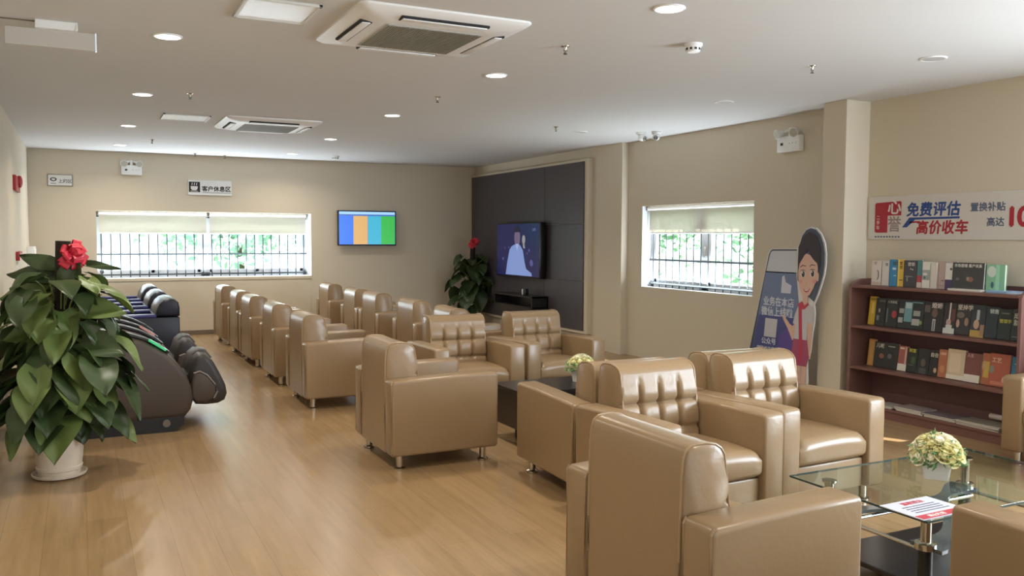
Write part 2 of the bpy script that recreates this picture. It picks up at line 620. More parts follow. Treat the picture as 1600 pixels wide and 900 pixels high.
def tree(name, label, loc, h, r, seed, squat=1.0, leaf=None):
    rnd = random.Random(seed)
    t = thing(name, label, 'tree', loc, 0, 'trees outside the windows')
    MB().cyl((0, 0, 0), (0, 0, h * 0.6), 0.12, 0.07, 8).build('trunk', M_TRUNK, t)
    b = MB()
    vs, fs = [], []
    cl = [(Vector((rnd.gauss(0, 0.5) * r, rnd.gauss(0, 0.4) * r, h * (0.32 + 0.6 * rnd.random()))), r * (0.3 + 0.3 * rnd.random())) for _ in range(16)]
    for c, cr in cl:
        for _ in range(150):
            d = Vector((rnd.gauss(0, 1), rnd.gauss(0, 1), rnd.gauss(0, 0.8) * squat)).normalized() * cr * (rnd.random() ** 0.4)
            p = c + d
            s = 0.07 + 0.09 * rnd.random()
            a = Vector((rnd.gauss(0, 1), rnd.gauss(0, 1), rnd.gauss(0, 1))).normalized()
            q = a.orthogonal().normalized()
            i = len(vs)
            vs += [p - a * s, p + q * s * 0.5, p + a * s, p - q * s * 0.5]
            fs.append((i, i + 1, i + 2, i + 3))
    b.faces(vs, fs)
    b.build('crown', leaf or M_TREE, t, smooth=False)


tree('tree', 'pale tree behind the left half of the back window', (-2.6, 20.5, -0.3), 3.4, 1.5, 1, leaf=M_TREEPALE)
tree('tree', 'bushy tree behind the middle of the back window', (3.3, 20.6, -0.3), 3.6, 1.5, 2, leaf=M_TREEPALE)
tree('tree', 'low tree behind the right end of the back window', (8.6, 20.2, -0.3), 3.0, 1.4, 3, leaf=M_TREEPALE)
tree('tree', 'thick green tree behind the far half of the right wall window', (13.5, 18.6, -0.3), 4.2, 1.9, 4)
tree('tree', 'thick green tree behind the near half of the right wall window', (11.8, 12.6, -0.3), 4.2, 1.8, 5)

# ================================================================ armchairs
CH_D = 0.80


def make_chair(Wd, tuft=True):
    """armchair facing +X, base centre at the origin"""
    t = thing('armchair', '', 'armchair')
    hw, aw = Wd / 2, 0.152
    iw = hw - aw
    # inner base box and apron
    b = MB().box(-0.385, 0.365, -iw + 0.0, iw, 0.105, 0.285, 0.012, 2)
    b.build('base', M_LEATHER, t)
    # seat cushion: rounded front, gently domed
    tb = bmesh.new()
    nx, ny = 22, 16
    grid = []
    # closed loop profile in x-z
    prof = []
    for k in range(7):
        a = pi / 2 * k / 6
        prof.append((0.335 + 0.065 * sin(a), 0.37 + 0.065 * cos(a)))
    prof = [(-0.17, 0.43), (-0.05, 0.437), (0.1, 0.44), (0.22, 0.44)] + prof
    for k in range(1, 7):
        a = pi / 2 * k / 6
        prof.append((0.345 + 0.055 * cos(a), 0.335 - 0.045 * sin(a)))
    prof += [(0.2, 0.287), (-0.17, 0.287)]
    ys = [-iw + 0.004 + (2 * iw - 0.008) * j / ny for j in range(ny + 1)]
    rows = []
    for y in ys:
        e = abs(y) / iw
        rows.append([tb.verts.new((x - (0.012 * max(0, e - 0.85) / 0.15 if x > 0.3 else 0), y, z + (0.018 * (1 - e ** 2.2) if z > 0.36 else 0) - (0.016 * max(0, e - 0.9) / 0.1 if z > 0.4 else 0))) for x, z in prof])
    n = len(prof)
    for a, c in zip(rows, rows[1:]):
        for k in range(n):
            tb.faces.new((a[k], a[(k + 1) % n], c[(k + 1) % n], c[k]))
    tb.faces.new(rows[0])
    tb.faces.new(rows[-1][::-1])
    bmesh.ops.recalc_face_normals(tb, faces=tb.faces)
    m = MB()
    m._add(tb)
    m.build('seat_cushion', M_LEATHER, t, angle=60)
    # arms: slab with softly rounded edges, top crowned
    for s in (-1, 1):
        y0, y1 = (iw, hw) if s > 0 else (-hw, -iw)
        pr = [(-0.40, 0.13), (-0.385, 0.105), (0.385, 0.105), (0.40, 0.12), (0.40, 0.615), (0.392, 0.635), (0.375, 0.642),
              (0.1, 0.640), (-0.2, 0.632), (-0.37, 0.626), (-0.392, 0.618), (-0.40, 0.60)]
        am = MB().prism(pr, y0 + 0.001, y1 - 0.001, 'y', 0.020, 3).build('armrest', M_LEATHER, t, angle=50)
        for yy in (y0 + 0.010, y1 - 0.010):
            MB().tube([(-0.396, yy, 0.13), (-0.397, yy, 0.60), (-0.385, yy, 0.622)], 0.0055, 6).build('piping', M_LEATHER2, am)
    # back: rear panel, rounded top, buttoned front
    th = [0, .02, .05]
    prof = [(-0.395, 0.11), (-0.395, 0.45), (-0.39, 0.75), (-0.383, 0.82), (-0.372, 0.848), (-0.352, 0.862), (-0.32, 0.868), (-0.27, 0.868),
            (-0.225, 0.860), (-0.195, 0.843)]
    front = []
    zt, zb = 0.82, 0.42
    nz = 34
    for k in range(nz + 1):
        z = zt - (zt - zb) * k / nz
        x = -0.178 + 0.055 * ((zt - z) / (zt - zb)) ** 0.9
        front.append((x, z))
    prof2 = prof + front + [(-0.14, 0.11)]
    nfront0 = len(prof)
    ny = 56
    bw = iw - 0.002
    tb = bmesh.new()
    rows = []
    for j in range(ny + 1):
        y = -bw + 2 * bw * j / ny
        e = abs(y) / bw
        shr = 0.0
        if e > 0.95:
            q = (e - 0.95) / 0.05
            shr = 1 - sqrt(max(0.0, 1 - q * q))
        row = []
        for k, (x, z) in enumerate(prof2):
            dx = 0.0
            if tuft and nfront0 <= k < nfront0 + nz + 1:
                # four pillows across, two rows: seams at quarter widths, cross seam, buttons at crossings
                q = (y / bw + 1) * 2
                ed = abs(q - round(q))
                seam_v = math.exp(-(ed / 0.075) ** 2) if 0.4 < q < 3.6 else 0.0
                fade = max(0.0, min(1.0, (0.80 - z) / 0.10)) * (1.0 if z > 0.485 else max(0.0, 1 - (0.485 - z) / 0.012))
                dx -= 0.016 * seam_v * fade
                for zs, dp in ((0.645, 0.014), (0.485, 0.018)):
                    dx -= dp * math.exp(-((z - zs) / 0.010) ** 2)
                    bd = sqrt((ed * bw / 2) ** 2 + (z - zs) ** 2)
                    if 0.4 < q < 3.6:
                        dx -= 0.018 * math.exp(-(bd / 0.022) ** 2)
                pz = abs(sin(pi * (z - 0.485) / 0.16)) if 0.485 < z < 0.80 else 0.0
                dx += 0.012 * pz * (1 - seam_v) * fade
            cx, cz = -0.28, 0.5
            zz = z - (0.016 * shr if z > 0.8 else 0)
            xx = x + dx
            if k >= nfront0 - 3:
                xx -= 0.018 * shr
            elif 0 <= k < nfront0 - 3:
                xx += 0.012 * shr
            row.append(tb.verts.new((xx, y, zz)))
        rows.append(row)
    n = len(prof2)
    for a, c in zip(rows, rows[1:]):
        for k in range(n):
            tb.faces.new((a[k], a[(k + 1) % n], c[(k + 1) % n], c[k]))
    tb.faces.new(rows[0])
    tb.faces.new(rows[-1][::-1])
    bmesh.ops.recalc_face_normals(tb, faces=tb.faces)
    m = MB()
    m._add(tb)
    bk = m.build('backrest', M_LEATHER, t, angle=55)
    for s in (-1, 1):
        b = MB()
        py = s * (bw - 0.011)
        edge = [(-0.395, 0.30)] + prof[1:] + [(x, z) for x, z in front[::3] if z > 0.56]
        b.tube([(x, py, z) for x, z in edge], 0.0055, 6)
        b.build('piping', M_LEATHER2, bk)
    for sx in (-1, 1):
        for sy in (-1, 1):
            x, y = sx * 0.315, sy * (hw - 0.085)
            b = MB().cyl((x, y, 0.008), (x, y, 0.11), 0.024, n=18)
            b.lathe([(0.036, 0.0), (0.040, 0.004), (0.040, 0.012), (0.030, 0.018), (0.024, 0.022)], (x, y, 0), 18)
            lg = b.build('leg', M_CHROME, t)
            lg['label'] = 'polished chrome leg with a round foot'
    return t


chair_row = make_chair(0.87)
GA = 'beige leather armchairs'
spots = [
    (2.222, 8.313, 0, 'beige armchair at the near end of the left row beside the aisle'),
    (2.222, 9.72, -0.6, 'second beige armchair from the near end of the left row'),
    (2.222, 11.15, 0.6, 'middle beige armchair of the left row beside the aisle'),
    (2.222, 12.13, 0, 'fourth beige armchair from the near end of the left row'),
    (2.222, 13.53, 1.0, 'beige armchair at the far end of the left row below the back window'),
    (3.77, 8.42, -4, 'beige armchair at the near end of the second row, mostly hidden behind a buttoned armchair'),
    (3.80, 9.67, 0, 'second beige armchair from the near end of the second row facing the television'),
    (3.80, 11.10, 1.0, 'middle beige armchair of the second row facing the television'),
    (3.80, 12.03, 0, 'fourth beige armchair from the near end of the second row facing the television'),
    (3.80, 13.47, 0, 'beige armchair at the far end of the second row, nearest the back wall'),
    (2.257, 5.97, 0, 'beige armchair by itself at the aisle end of the black coffee table, side on'),
    (3.147, 7.288, -92, 'buttoned beige armchair behind the black coffee table, on the aisle side'),
    (4.050, 7.385, -87, 'buttoned beige armchair behind the black coffee table, in front of the dark television wall'),
    (3.075, 4.835, 88, 'beige armchair facing the black coffee table, seen from its side, back to back with another'),
    (4.010, 4.93, 89, 'beige armchair facing away towards the black coffee table, only its back edge showing'),
    (3.030, 3.956, -88, 'buttoned beige armchair on the aisle side facing the glass table'),
    (3.918, 4.033, -87.5, 'buttoned beige armchair on the bookshelf side facing the glass table'),
    (2.235, 2.735, 1.0, 'large beige armchair seen from behind at the aisle end of the glass table'),
    (3.245, 1.66, 90, 'beige armchair cut off by the bottom edge, only its arm showing before the glass table'),
    (6.270, 3.49, 180, 'beige armchair cut off by the right edge in front of the bookshelf')]
for k, (x, y, a, lb) in enumerate(spots):
    if k == 0:
        c = chair_row
        c.location = (x, y, 0)
        c.rotation_euler = (0, 0, radians(a))
        c['label'] = lb
        c['group'] = GA
    else:
        c = dup(chair_row, (x, y, 0), radians(a), lb, GA)
    if k == 17:
        c.scale = (0.91, 1.10, 1)
    if k in (13, 14):
        c.scale = (1, 1, 0.96)          # the two with slightly lower backs

# ================================================================ massage chairs
MC_SHELL = [(-0.34, 0.10), (0.67, 0.11), (0.745, 0.115), (0.79, 0.17), (0.812, 0.25), (0.80, 0.35), (0.765, 0.45), (0.705, 0.545), (0.63, 0.63),
            (0.54, 0.70), (0.43, 0.762), (0.31, 0.80), (0.17, 0.83), (0.0, 0.85), (-0.18, 0.84), (-0.33, 0.76), (-0.42, 0.58), (-0.45, 0.35), (-0.42, 0.15)]


def massage_chair(label, y, light_mat, light_label):
    t = thing('massage_chair', label, 'massage chair', (0, y, 0), 0, 'massage chairs by the left wall')
    for y0, y1 in ((0.0, 0.19), (0.63, 0.82)):
        sh = MB().prism(MC_SHELL, y0, y1, 'y', 0.045, 4).build('side_shell', M_DARKLEATHER, t, angle=50)
        pad = [(0.06, 0.84), (0.20, 0.822), (0.33, 0.795), (0.45, 0.752), (0.55, 0.695), (0.62, 0.64), (0.64, 0.655), (0.57, 0.715), (0.46, 0.775), (0.33, 0.822), (0.2, 0.85), (0.06, 0.866)]
        MB().prism(pad, y0 + 0.03, y1 - 0.03, 'y', 0.008, 2).build('arm_pad', M_BLACK, sh)
    lp = [(0.475, 0.755), (0.60, 0.668), (0.612, 0.680), (0.485, 0.772)]
    l = MB().prism(lp, -0.004, 0.05, 'y', 0.003, 1).build('status_light', light_mat, t)
    l['label'] = light_label
    MB().prism([(-0.34, 0.0), (0.68, 0.0), (0.735, 0.06), (0.735, 0.13), (-0.38, 0.13)], 0.012, 0.80, 'y').build('plinth', M_BLACK, t)
    b = MB().cyl((0.60, 0.013, 0.075), (0.60, -0.004, 0.075), 0.030, n=20)
    b.build('wheel', mat('grey_wheel', (120, 112, 104), 0.5), t)
    seat = [(-0.30, 0.25), (0.66, 0.25), (0.68, 0.40), (0.60, 0.47), (0.3, 0.45), (0.0, 0.46), (-0.12, 0.60), (-0.3, 0.5)]
    MB().prism(seat, 0.19, 0.63, 'y', 0.03, 3).build('seat_cushion', M_DARKLEATHER2, t, angle=50)
    back = [(-0.40, 0.50), (-0.47, 0.80), (-0.50, 1.03), (-0.485, 1.13), (-0.44, 1.19), (-0.36, 1.205), (-0.28, 1.17), (-0.22, 1.07), (-0.14, 0.82), (-0.02, 0.55), (-0.1, 0.45)]
    MB().prism(back, 0.15, 0.67, 'y', 0.06, 4).build('backrest', M_DARKLEATHER2, t, angle=50)
    hp = [(-0.35, 0.98), (-0.36, 1.16), (-0.30, 1.19), (-0.22, 1.13), (-0.18, 1.0), (-0.24, 0.95)]
    MB().prism(hp, 0.23, 0.59, 'y', 0.03, 3).build('head_pillow', M_DARKLEATHER, t, angle=50)
    leg = [(0.79, 0.46), (0.83, 0.575), (0.88, 0.615), (0.94, 0.605), (0.99, 0.54), (1.04, 0.44), (1.085, 0.335), (1.095, 0.265), (1.075, 0.21), (1.02, 0.185), (0.92, 0.182), (0.84, 0.19), (0.80, 0.28)]
    f = MB().prism(leg, 0.10, 0.72, 'y', 0.05, 4).build('leg_rest', M_DARKLEATHER2, t, angle=50)
    inner = [(0.80, 0.36), (0.825, 0.46), (0.87, 0.475), (0.93, 0.44), (0.99, 0.36), (1.01, 0.30), (0.98, 0.24), (0.92, 0.205), (0.84, 0.205), (0.80, 0.26)]
    MB().prism(inner, 0.075, 0.16, 'y', 0.025, 3).build('calf_shell', M_DARKLEATHER, f, angle=50)
    rim = [(x, 0.078, z) for x, z in inner[1:7]]
    MB().tube(rim, 0.008, 6).build('calf_trim', mat('grey_trim', (132, 126, 120), 0.4), f)
    MB().prism([(0.80, 0.50), (0.84, 0.59), (0.89, 0.635), (0.95, 0.625), (1.0, 0.555), (0.95, 0.52), (0.86, 0.50)], 0.30, 0.52, 'y', 0.03, 3).build('foot_divider', M_DARKLEATHER2, f, angle=50)
    MB().box(0.70, 0.83, 0.2, 0.62, 0.24, 0.44, 0.03).build('leg_rest_hinge', M_BLACK, t)
    return t


massage_chair('dark brown massage chair with a green light, nearest the plant', 7.50, glow('green_light', (60, 190, 120), 0.9), 'green glowing strip')
massage_chair('dark brown massage chair with a pink light, behind the nearest one', 8.68, glow('pink_light', (190, 130, 120), 0.7), 'pink glowing strip')


# ================================================================ navy computer seats
def navy_seat():
    t = thing('lounge_seat', '', 'lounge seat', group='navy lounge seats by the left wall')
    # faces -X, rear at x = +0.40
    MB().box(-0.38, 0.38, -0.28, 0.28, 0.06, 0.40, 0.02).build('base', M_NAVY, t)
    MB().box(-0.40, 0.14, -0.27, 0.27, 0.385, 0.50, 0.04, 3).build('seat_cushion', M_NAVY_SHEEN, t)
    for s in (-1, 1):
        y0, y1 = (0.28, 0.42) if s > 0 else (-0.42, -0.28)
        a = MB().box(-0.40, 0.40, y0, y1, 0.05, 0.655, 0.015).build('armrest', M_NAVY, t)
        MB().box(-0.405, 0.15, y0 - 0.004, y1 + 0.004, 0.645, 0.69, 0.018, 3).build('arm_pad', M_NAVY_SHEEN, a)  # blue pads carry the painted sky reflection of the arm tops
    MB().prism([(0.16, 0.45), (0.12, 0.68), (0.40, 0.68), (0.40, 0.40)], -0.279, 0.279, 'y', 0.01).build('backrest', M_NAVY, t)
    hd = [(0.13, 0.665), (0.145, 0.74), (0.18, 0.81), (0.23, 0.855), (0.29, 0.872), (0.35, 0.862), (0.39, 0.825), (0.402, 0.76), (0.402, 0.665)]
    MB().prism(hd, -0.42, 0.42, 'y', 0.03, 3).build('head_cushion', M_NAVY, t, angle=50)
    for sx in (-1, 1):
        for sy in (-1, 1):
            MB().box(sx * 0.34 - 0.03, sx * 0.34 + 0.03, sy * 0.36 - 0.03, sy * 0.36 + 0.03, 0, 0.06).build('leg', M_BLACK, t)
    return t


ns = navy_seat()
ns.location = (0.63, 11.22, 0)
ns['label'] = 'navy lounge seat just beyond the massage chairs, nearest of the three'
dup(ns, (0.63, 12.60, 0), 0, 'middle one of the three navy lounge seats along the left wall')
dup(ns, (0.63, 13.98, 0), 0, 'navy lounge seat farthest back, under the left end of the back window')

# ================================================================ tables
t = thing('coffee_table', 'black lacquered block coffee table between the facing armchairs', 'coffee table', (3.63, 6.03, 0))
MB().box(-0.66, 0.66, -0.27, 0.27, 0.395, 0.43, 0.004, 1).build('tabletop', M_BLACKWOOD, t)
MB().box(-0.65, 0.65, -0.265, 0.265, 0.12, 0.396, 0.003, 1).build('body', M_BLACKWOOD, t)
MB().box(-0.50, 0.50, -0.18, 0.18, 0.0, 0.121).build('plinth', M_BLACK, t)

t = thing('glass_coffee_table', 'clear glass coffee table on chrome posts with a black lower shelf', 'coffee table', (3.73, 2.745, 0))
TW, TD = 0.645, 0.385
top = MB().box(-TW, TW, -TD, TD, 0.435, 0.447, 0.003, 1).build('glass_top', M_GLASS, t)
b = MB()
for y in (-TD, TD):
    b.box(-TW, TW, y - 0.0015, y + 0.0015, 0.4365, 0.4455)
for x in (-TW, TW):
    b.box(x - 0.0015, x + 0.0015, -TD, TD, 0.4365, 0.4455)
b.build('glass_edge', M_GLASSEDGE, top)
MB().box(-0.50, 0.50, -0.29, 0.29, 0.075, 0.10, 0.004, 1).build('lower_shelf', M_BLACKWOOD, t)
for sx in (-1, 1):
    for sy in (-1, 1):
        x, y = sx * 0.50, sy * 0.27
        lg = MB().cyl((x, y, 0), (x, y, 0.295), 0.030, n=20).build('leg', M_BLACK, t)
        b = MB().cyl((x, y, 0.295), (x, y, 0.425), 0.022, n=20).cyl((x, y, 0.425), (x, y, 0.435), 0.035, n=20)
        b.lathe([(0.034, 0), (0.045, 0.004), (0.045, 0.030), (0.03, 0.036)], (x, y, 0.268), 20)
        c = b.build('post', M_CHROME, lg)
        c['label'] = 'chrome upper post with a collar'
for sy in (-1, 1):
    # S-curved smoked shelf band joining the two posts of each long side
    up, dn = [], []
    for k in range(25):
        u = k / 24
        x = -0.50 + u * 1.0
        y = sy * 0.27 - sy * 0.17 * sin(pi * u) ** 2 * (1.0 if sy < 0 else 0.8)
        wv = 0.055 + 0.025 * cos(4 * pi * u)
        up.append((x, y + wv))
        dn.append((x, y - wv))
    MB().prism(up + dn[::-1], 0.268, 0.284, 'z').build('wavy_band', mat('smoked_grey_glass', (84, 88, 90), 0.12), t)
for sx in (-1, 1):
    MB().cyl((sx * 0.50, -0.25, 0.262), (sx * 0.50, 0.25, 0.262), 0.009, n=10).build('rod', M_CHROME, t)
MB().cyl((-0.47, 0.20, 0.25), (0.46, 0.20, 0.25), 0.009, n=10).build('rod', M_CHROME, t)

# leaflet on the glass
t = thing('notice_leaflet', 'printed white notice with a red band lying on the glass table', 'leaflet', (3.225, 2.48, 0.447), radians(1))
MB().box(-0.152, 0.152, -0.108, 0.108, 0.0, 0.004).build('sheet', mat('notice_paper', (208, 212, 226), 0.35), t)
MB().box(-0.145, 0.145, -0.105, -0.062, 0.004, 0.0048).build('red_band', mat('notice_red', (190, 70, 84), 0.4), t)
lettering('title', '温馨提示', mat('notice_red', (190, 70, 84)), t, (-0.06, 0.058, 0.0041), (1, 0, 0), (0, 1, 0), 0.034, 0.02)
b = MB()
rnd = random.Random(8)
for k in range(4):
    y = 0.034 - k * 0.022
    x = -0.10
    while x < 0.10:
        w = 0.010 + 0.014 * rnd.random()
        b.box(x, x + w, y - 0.0045, y + 0.0045, 0.004, 0.0046)
        x += w + 0.004
b.build('printed_lines', mat('grey_ink', (110, 112, 130), 0.5), t)
lettering('band_text', '禁止吸烟', M_WHITE_MATT, t, (-0.09, -0.094, 0.0049), (1, 0, 0), (0, 1, 0), 0.026, 0.02)


# ---------------------------------------------------------------- flower arrangements
def rose_mesh(mt):
    b = MB()
    for ring, (n, r, h, tilt) in enumerate(((5, 1.0, 0.75, 0.75), (4, 0.68, 0.95, 0.35), (3, 0.38, 1.0, 0.1))):
        for k in range(n):
            a0 = 2 * pi * k / n + ring * 0.6
            vs, fs = [], []
            nu, nv = 5, 4
            for i in range(nu + 1):
                for j in range(nv + 1):
                    u = (i / nu - 0.5)
                    v = j / nv
                    a = a0 + u * 2 * pi / n * 1.35
                    rr = r * (0.35 + 0.65 * sin(v * pi / 2 * 0.95)) + tilt * 0.25 * v ** 3
                    z = h * v * (1 - 0.18 * (2 * u) ** 2 * v)
                    vs.append((rr * cos(a), rr * sin(a), z - 0.35))
            for i in range(nu):
                for j in range(nv):
                    p = i * (nv + 1) + j
                    fs.append((p, p + nv + 1, p + nv + 2, p + 1))
            b.faces(vs, fs)
    b.sphere((0, 0, 0.12), 0.62, 0.62, 0.5, 12, 8)
    o = b.build('rose', mt)
    COL.objects.unlink(o)
    me = o.data
    bpy.data.objects.remove(o)
    return me


ROSE_Y, ROSE_W = rose_mesh(M_PETAL), rose_mesh(M_PETALW)


def flowers(label, loc, rz, pot_w, pot_h, dome_r, dome_h, seed, n=24, rs=0.026):
    rnd = random.Random(seed)
    t = thing('flower_arrangement', label, 'flowers', loc, rz, 'small pots of cream flowers')
    a, c = pot_w * 0.40, pot_w * 0.5
    b = MB()
    tb = bmesh.new()
    ring = lambda h, z: [tb.verts.new(p) for p in ((-h, -h, z), (h, -h, z), (h, h, z), (-h, h, z))]
    R = [ring(a, 0), ring(c, pot_h), ring(c - 0.006, pot_h), ring(c - 0.008, pot_h - 0.02)]
    for p, q in zip(R, R[1:]):
        for k in range(4):
            tb.faces.new((p[k], p[(k + 1) % 4], q[(k + 1) % 4], q[k]))
    tb.faces.new(R[0][::-1])
    tb.faces.new(R[-1])
    bmesh.ops.recalc_face_normals(tb, faces=tb.faces)
    bmesh.ops.bevel(tb, geom=[e for e in tb.edges if abs(e.verts[0].co.z - e.verts[1].co.z) > pot_h * 0.5], offset=0.006, segments=2, affect='EDGES')
    b._add(tb)
    b.build('pot', M_WHITE, t, angle=30)
    zc = pot_h
    # sprigs
    b = MB()
    vs, fs = [], []
    for k in range(170):
        th = rnd.random() * 2 * pi
        ph = rnd.random() ** 0.7 * pi * 0.62
        d = Vector((sin(ph) * cos(th), sin(ph) * sin(th), cos(ph)))
        p = Vector((d.x * dome_r * 0.98, d.y * dome_r * 0.98, zc + 0.01 + d.z * dome_h * 0.95)) * 1.0
        if k % 6:
            ph = pi * (0.38 + 0.24 * rnd.random())
            d = Vector((sin(ph) * cos(th), sin(ph) * sin(th), cos(ph)))
            p = Vector((d.x * dome_r * 0.98, d.y * dome_r * 0.98, zc + 0.01 + d.z * dome_h * 0.95))
        if ph > pi * 0.45:
            p.z = zc - 0.02 + 0.03 * rnd.random()
        l = 0.018 + 0.016 * rnd.random()
        ax = (d + Vector((rnd.gauss(0, 0.5), rnd.gauss(0, 0.5), rnd.gauss(0, 0.4) - 0.2))).normalized()
        q = ax.orthogonal().normalized()
        i = len(vs)
        vs += [p - ax * l * 0.5, p + q * l * 0.32, p + ax * l, p - q * l * 0.32]
        fs.append((i, i + 1, i + 2, i + 3))
    b.faces(vs, fs)
    b.sphere((0, 0, zc + dome_h * 0.3), dome_r * 0.78, dome_r * 0.78, dome_h * 0.55, 14, 8)
    b.build('sprigs', M_SPRIG, t, smooth=False)
    for k in range(n):
        f = (k + 0.5) / n
        ph = math.acos(1 - f * 0.92)
        th = k * 2.39996
        d = Vector((sin(ph) * cos(th), sin(ph) * sin(th), cos(ph)))
        o = bpy.data.objects.new('rose', ROSE_Y if rnd.random() < 0.6 else ROSE_W)
        COL.objects.link(o)
        o.parent = t
        o.location = (d.x * dome_r * 0.82, d.y * dome_r * 0.82, zc + 0.005 + d.z * dome_h * 0.80)
        s = rs * (0.85 + 0.3 * rnd.random())
        o.scale = (s, s, s)
        o.rotation_euler = (d + Vector((0, 0, 0.25))).to_track_quat('Z', 'Y').to_euler()
    return t


flowers('cream roses in a white square pot on the glass table', (3.70, 2.79, 0.447), radians(38), 0.135, 0.095, 0.115, 0.120, 5, 36, 0.039)
flowers('small ivory flowers in a white pot on the black coffee table', (3.64, 6.03, 0.43), radians(20), 0.125, 0.115, 0.112, 0.105, 6, 32, 0.035)


# ================================================================ pole plants
def leaf_geo(vs, fs, base, direction, up, L, Wd, droop, fold, rnd):
    d = direction.normalized()
    s = d.cross(up)
    if s.length < 1e-3:
        s = d.orthogonal()
    s.normalize()
    nrm = s.cross(d).normalized()
    nL, nW = 8, 4
    i0 = len(vs)
    wob = rnd.random() * 6
    for i in range(nL + 1):
        u = i / nL
        w = (0.72 + 0.28 * min(1.0, u / 0.18)) if u < 0.3 else max(0.0, sin(pi / 2 * (1 - u) / 0.70)) ** 0.85
        w *= Wd / 2
        off = -0.10 * L * (1 - u / 0.12) if u < 0.12 else 0.0
        for j in range(-nW, nW + 1):
            q = j / nW
            x = u * L + (off * abs(q) if u < 0.12 else 0)
            z = -droop * L * u * u + fold * abs(q) * w * 1.0 + 0.012 * sin(5 * u + wob + 3 * q)
            vs.append(base + d * x + s * (q * w) + nrm * z)
    m = 2 * nW + 1
    for i in range(nL):
        for j in range(2 * nW):
            a = i0 + i * m + j
            fs.append((a, a + 1, a + m + 1, a + m))


def bow(parent, c, r, seed, facing):
    rnd = random.Random(seed)
    b = MB()
    vs, fs = [], []
    c = Vector(c)
    f = Vector(facing).normalized()
    s = f.cross(Vector((0, 0, 1))).normalized()
    u = s.cross(f)
    for k in range(22):
        a = 2 * pi * rnd.random()
        tilt = rnd.random()
        d = (s * cos(a) + u * sin(a)) * (0.35 + 0.65 * tilt) + f * (1.1 - tilt)
        d.normalize()
        wv = d.cross(f + Vector((0.01, 0.02, 0.3))).normalized()
        n = wv.cross(d).normalized()
        L, w = r * (0.75 + 0.35 * rnd.random()), r * (0.26 + 0.12 * rnd.random())
        i0 = len(vs)
        N = 10
        for i in range(N + 1):
            th = pi * i / N * 1.9 - 0.2
            p = c + d * (L * 0.5 * (1 - cos(th))) + n * (L * 0.26 * sin(th))
            for j in (-1, 0, 1):
                vs.append(p + wv * (j * w * (0.6 + 0.4 * sin(th / 2))) + n * (0.10 * w * (1 if j else 0)))
        for i in range(N):
            for j in range(2):
                q = i0 + i * 3 + j
                fs.append((q, q + 1, q + 4, q + 3))
    b.faces(vs, fs)
    o = b.build('ribbon_bow', M_BOW, parent)
    o['label'] = 'crumpled red gift ribbon bow'
    return o


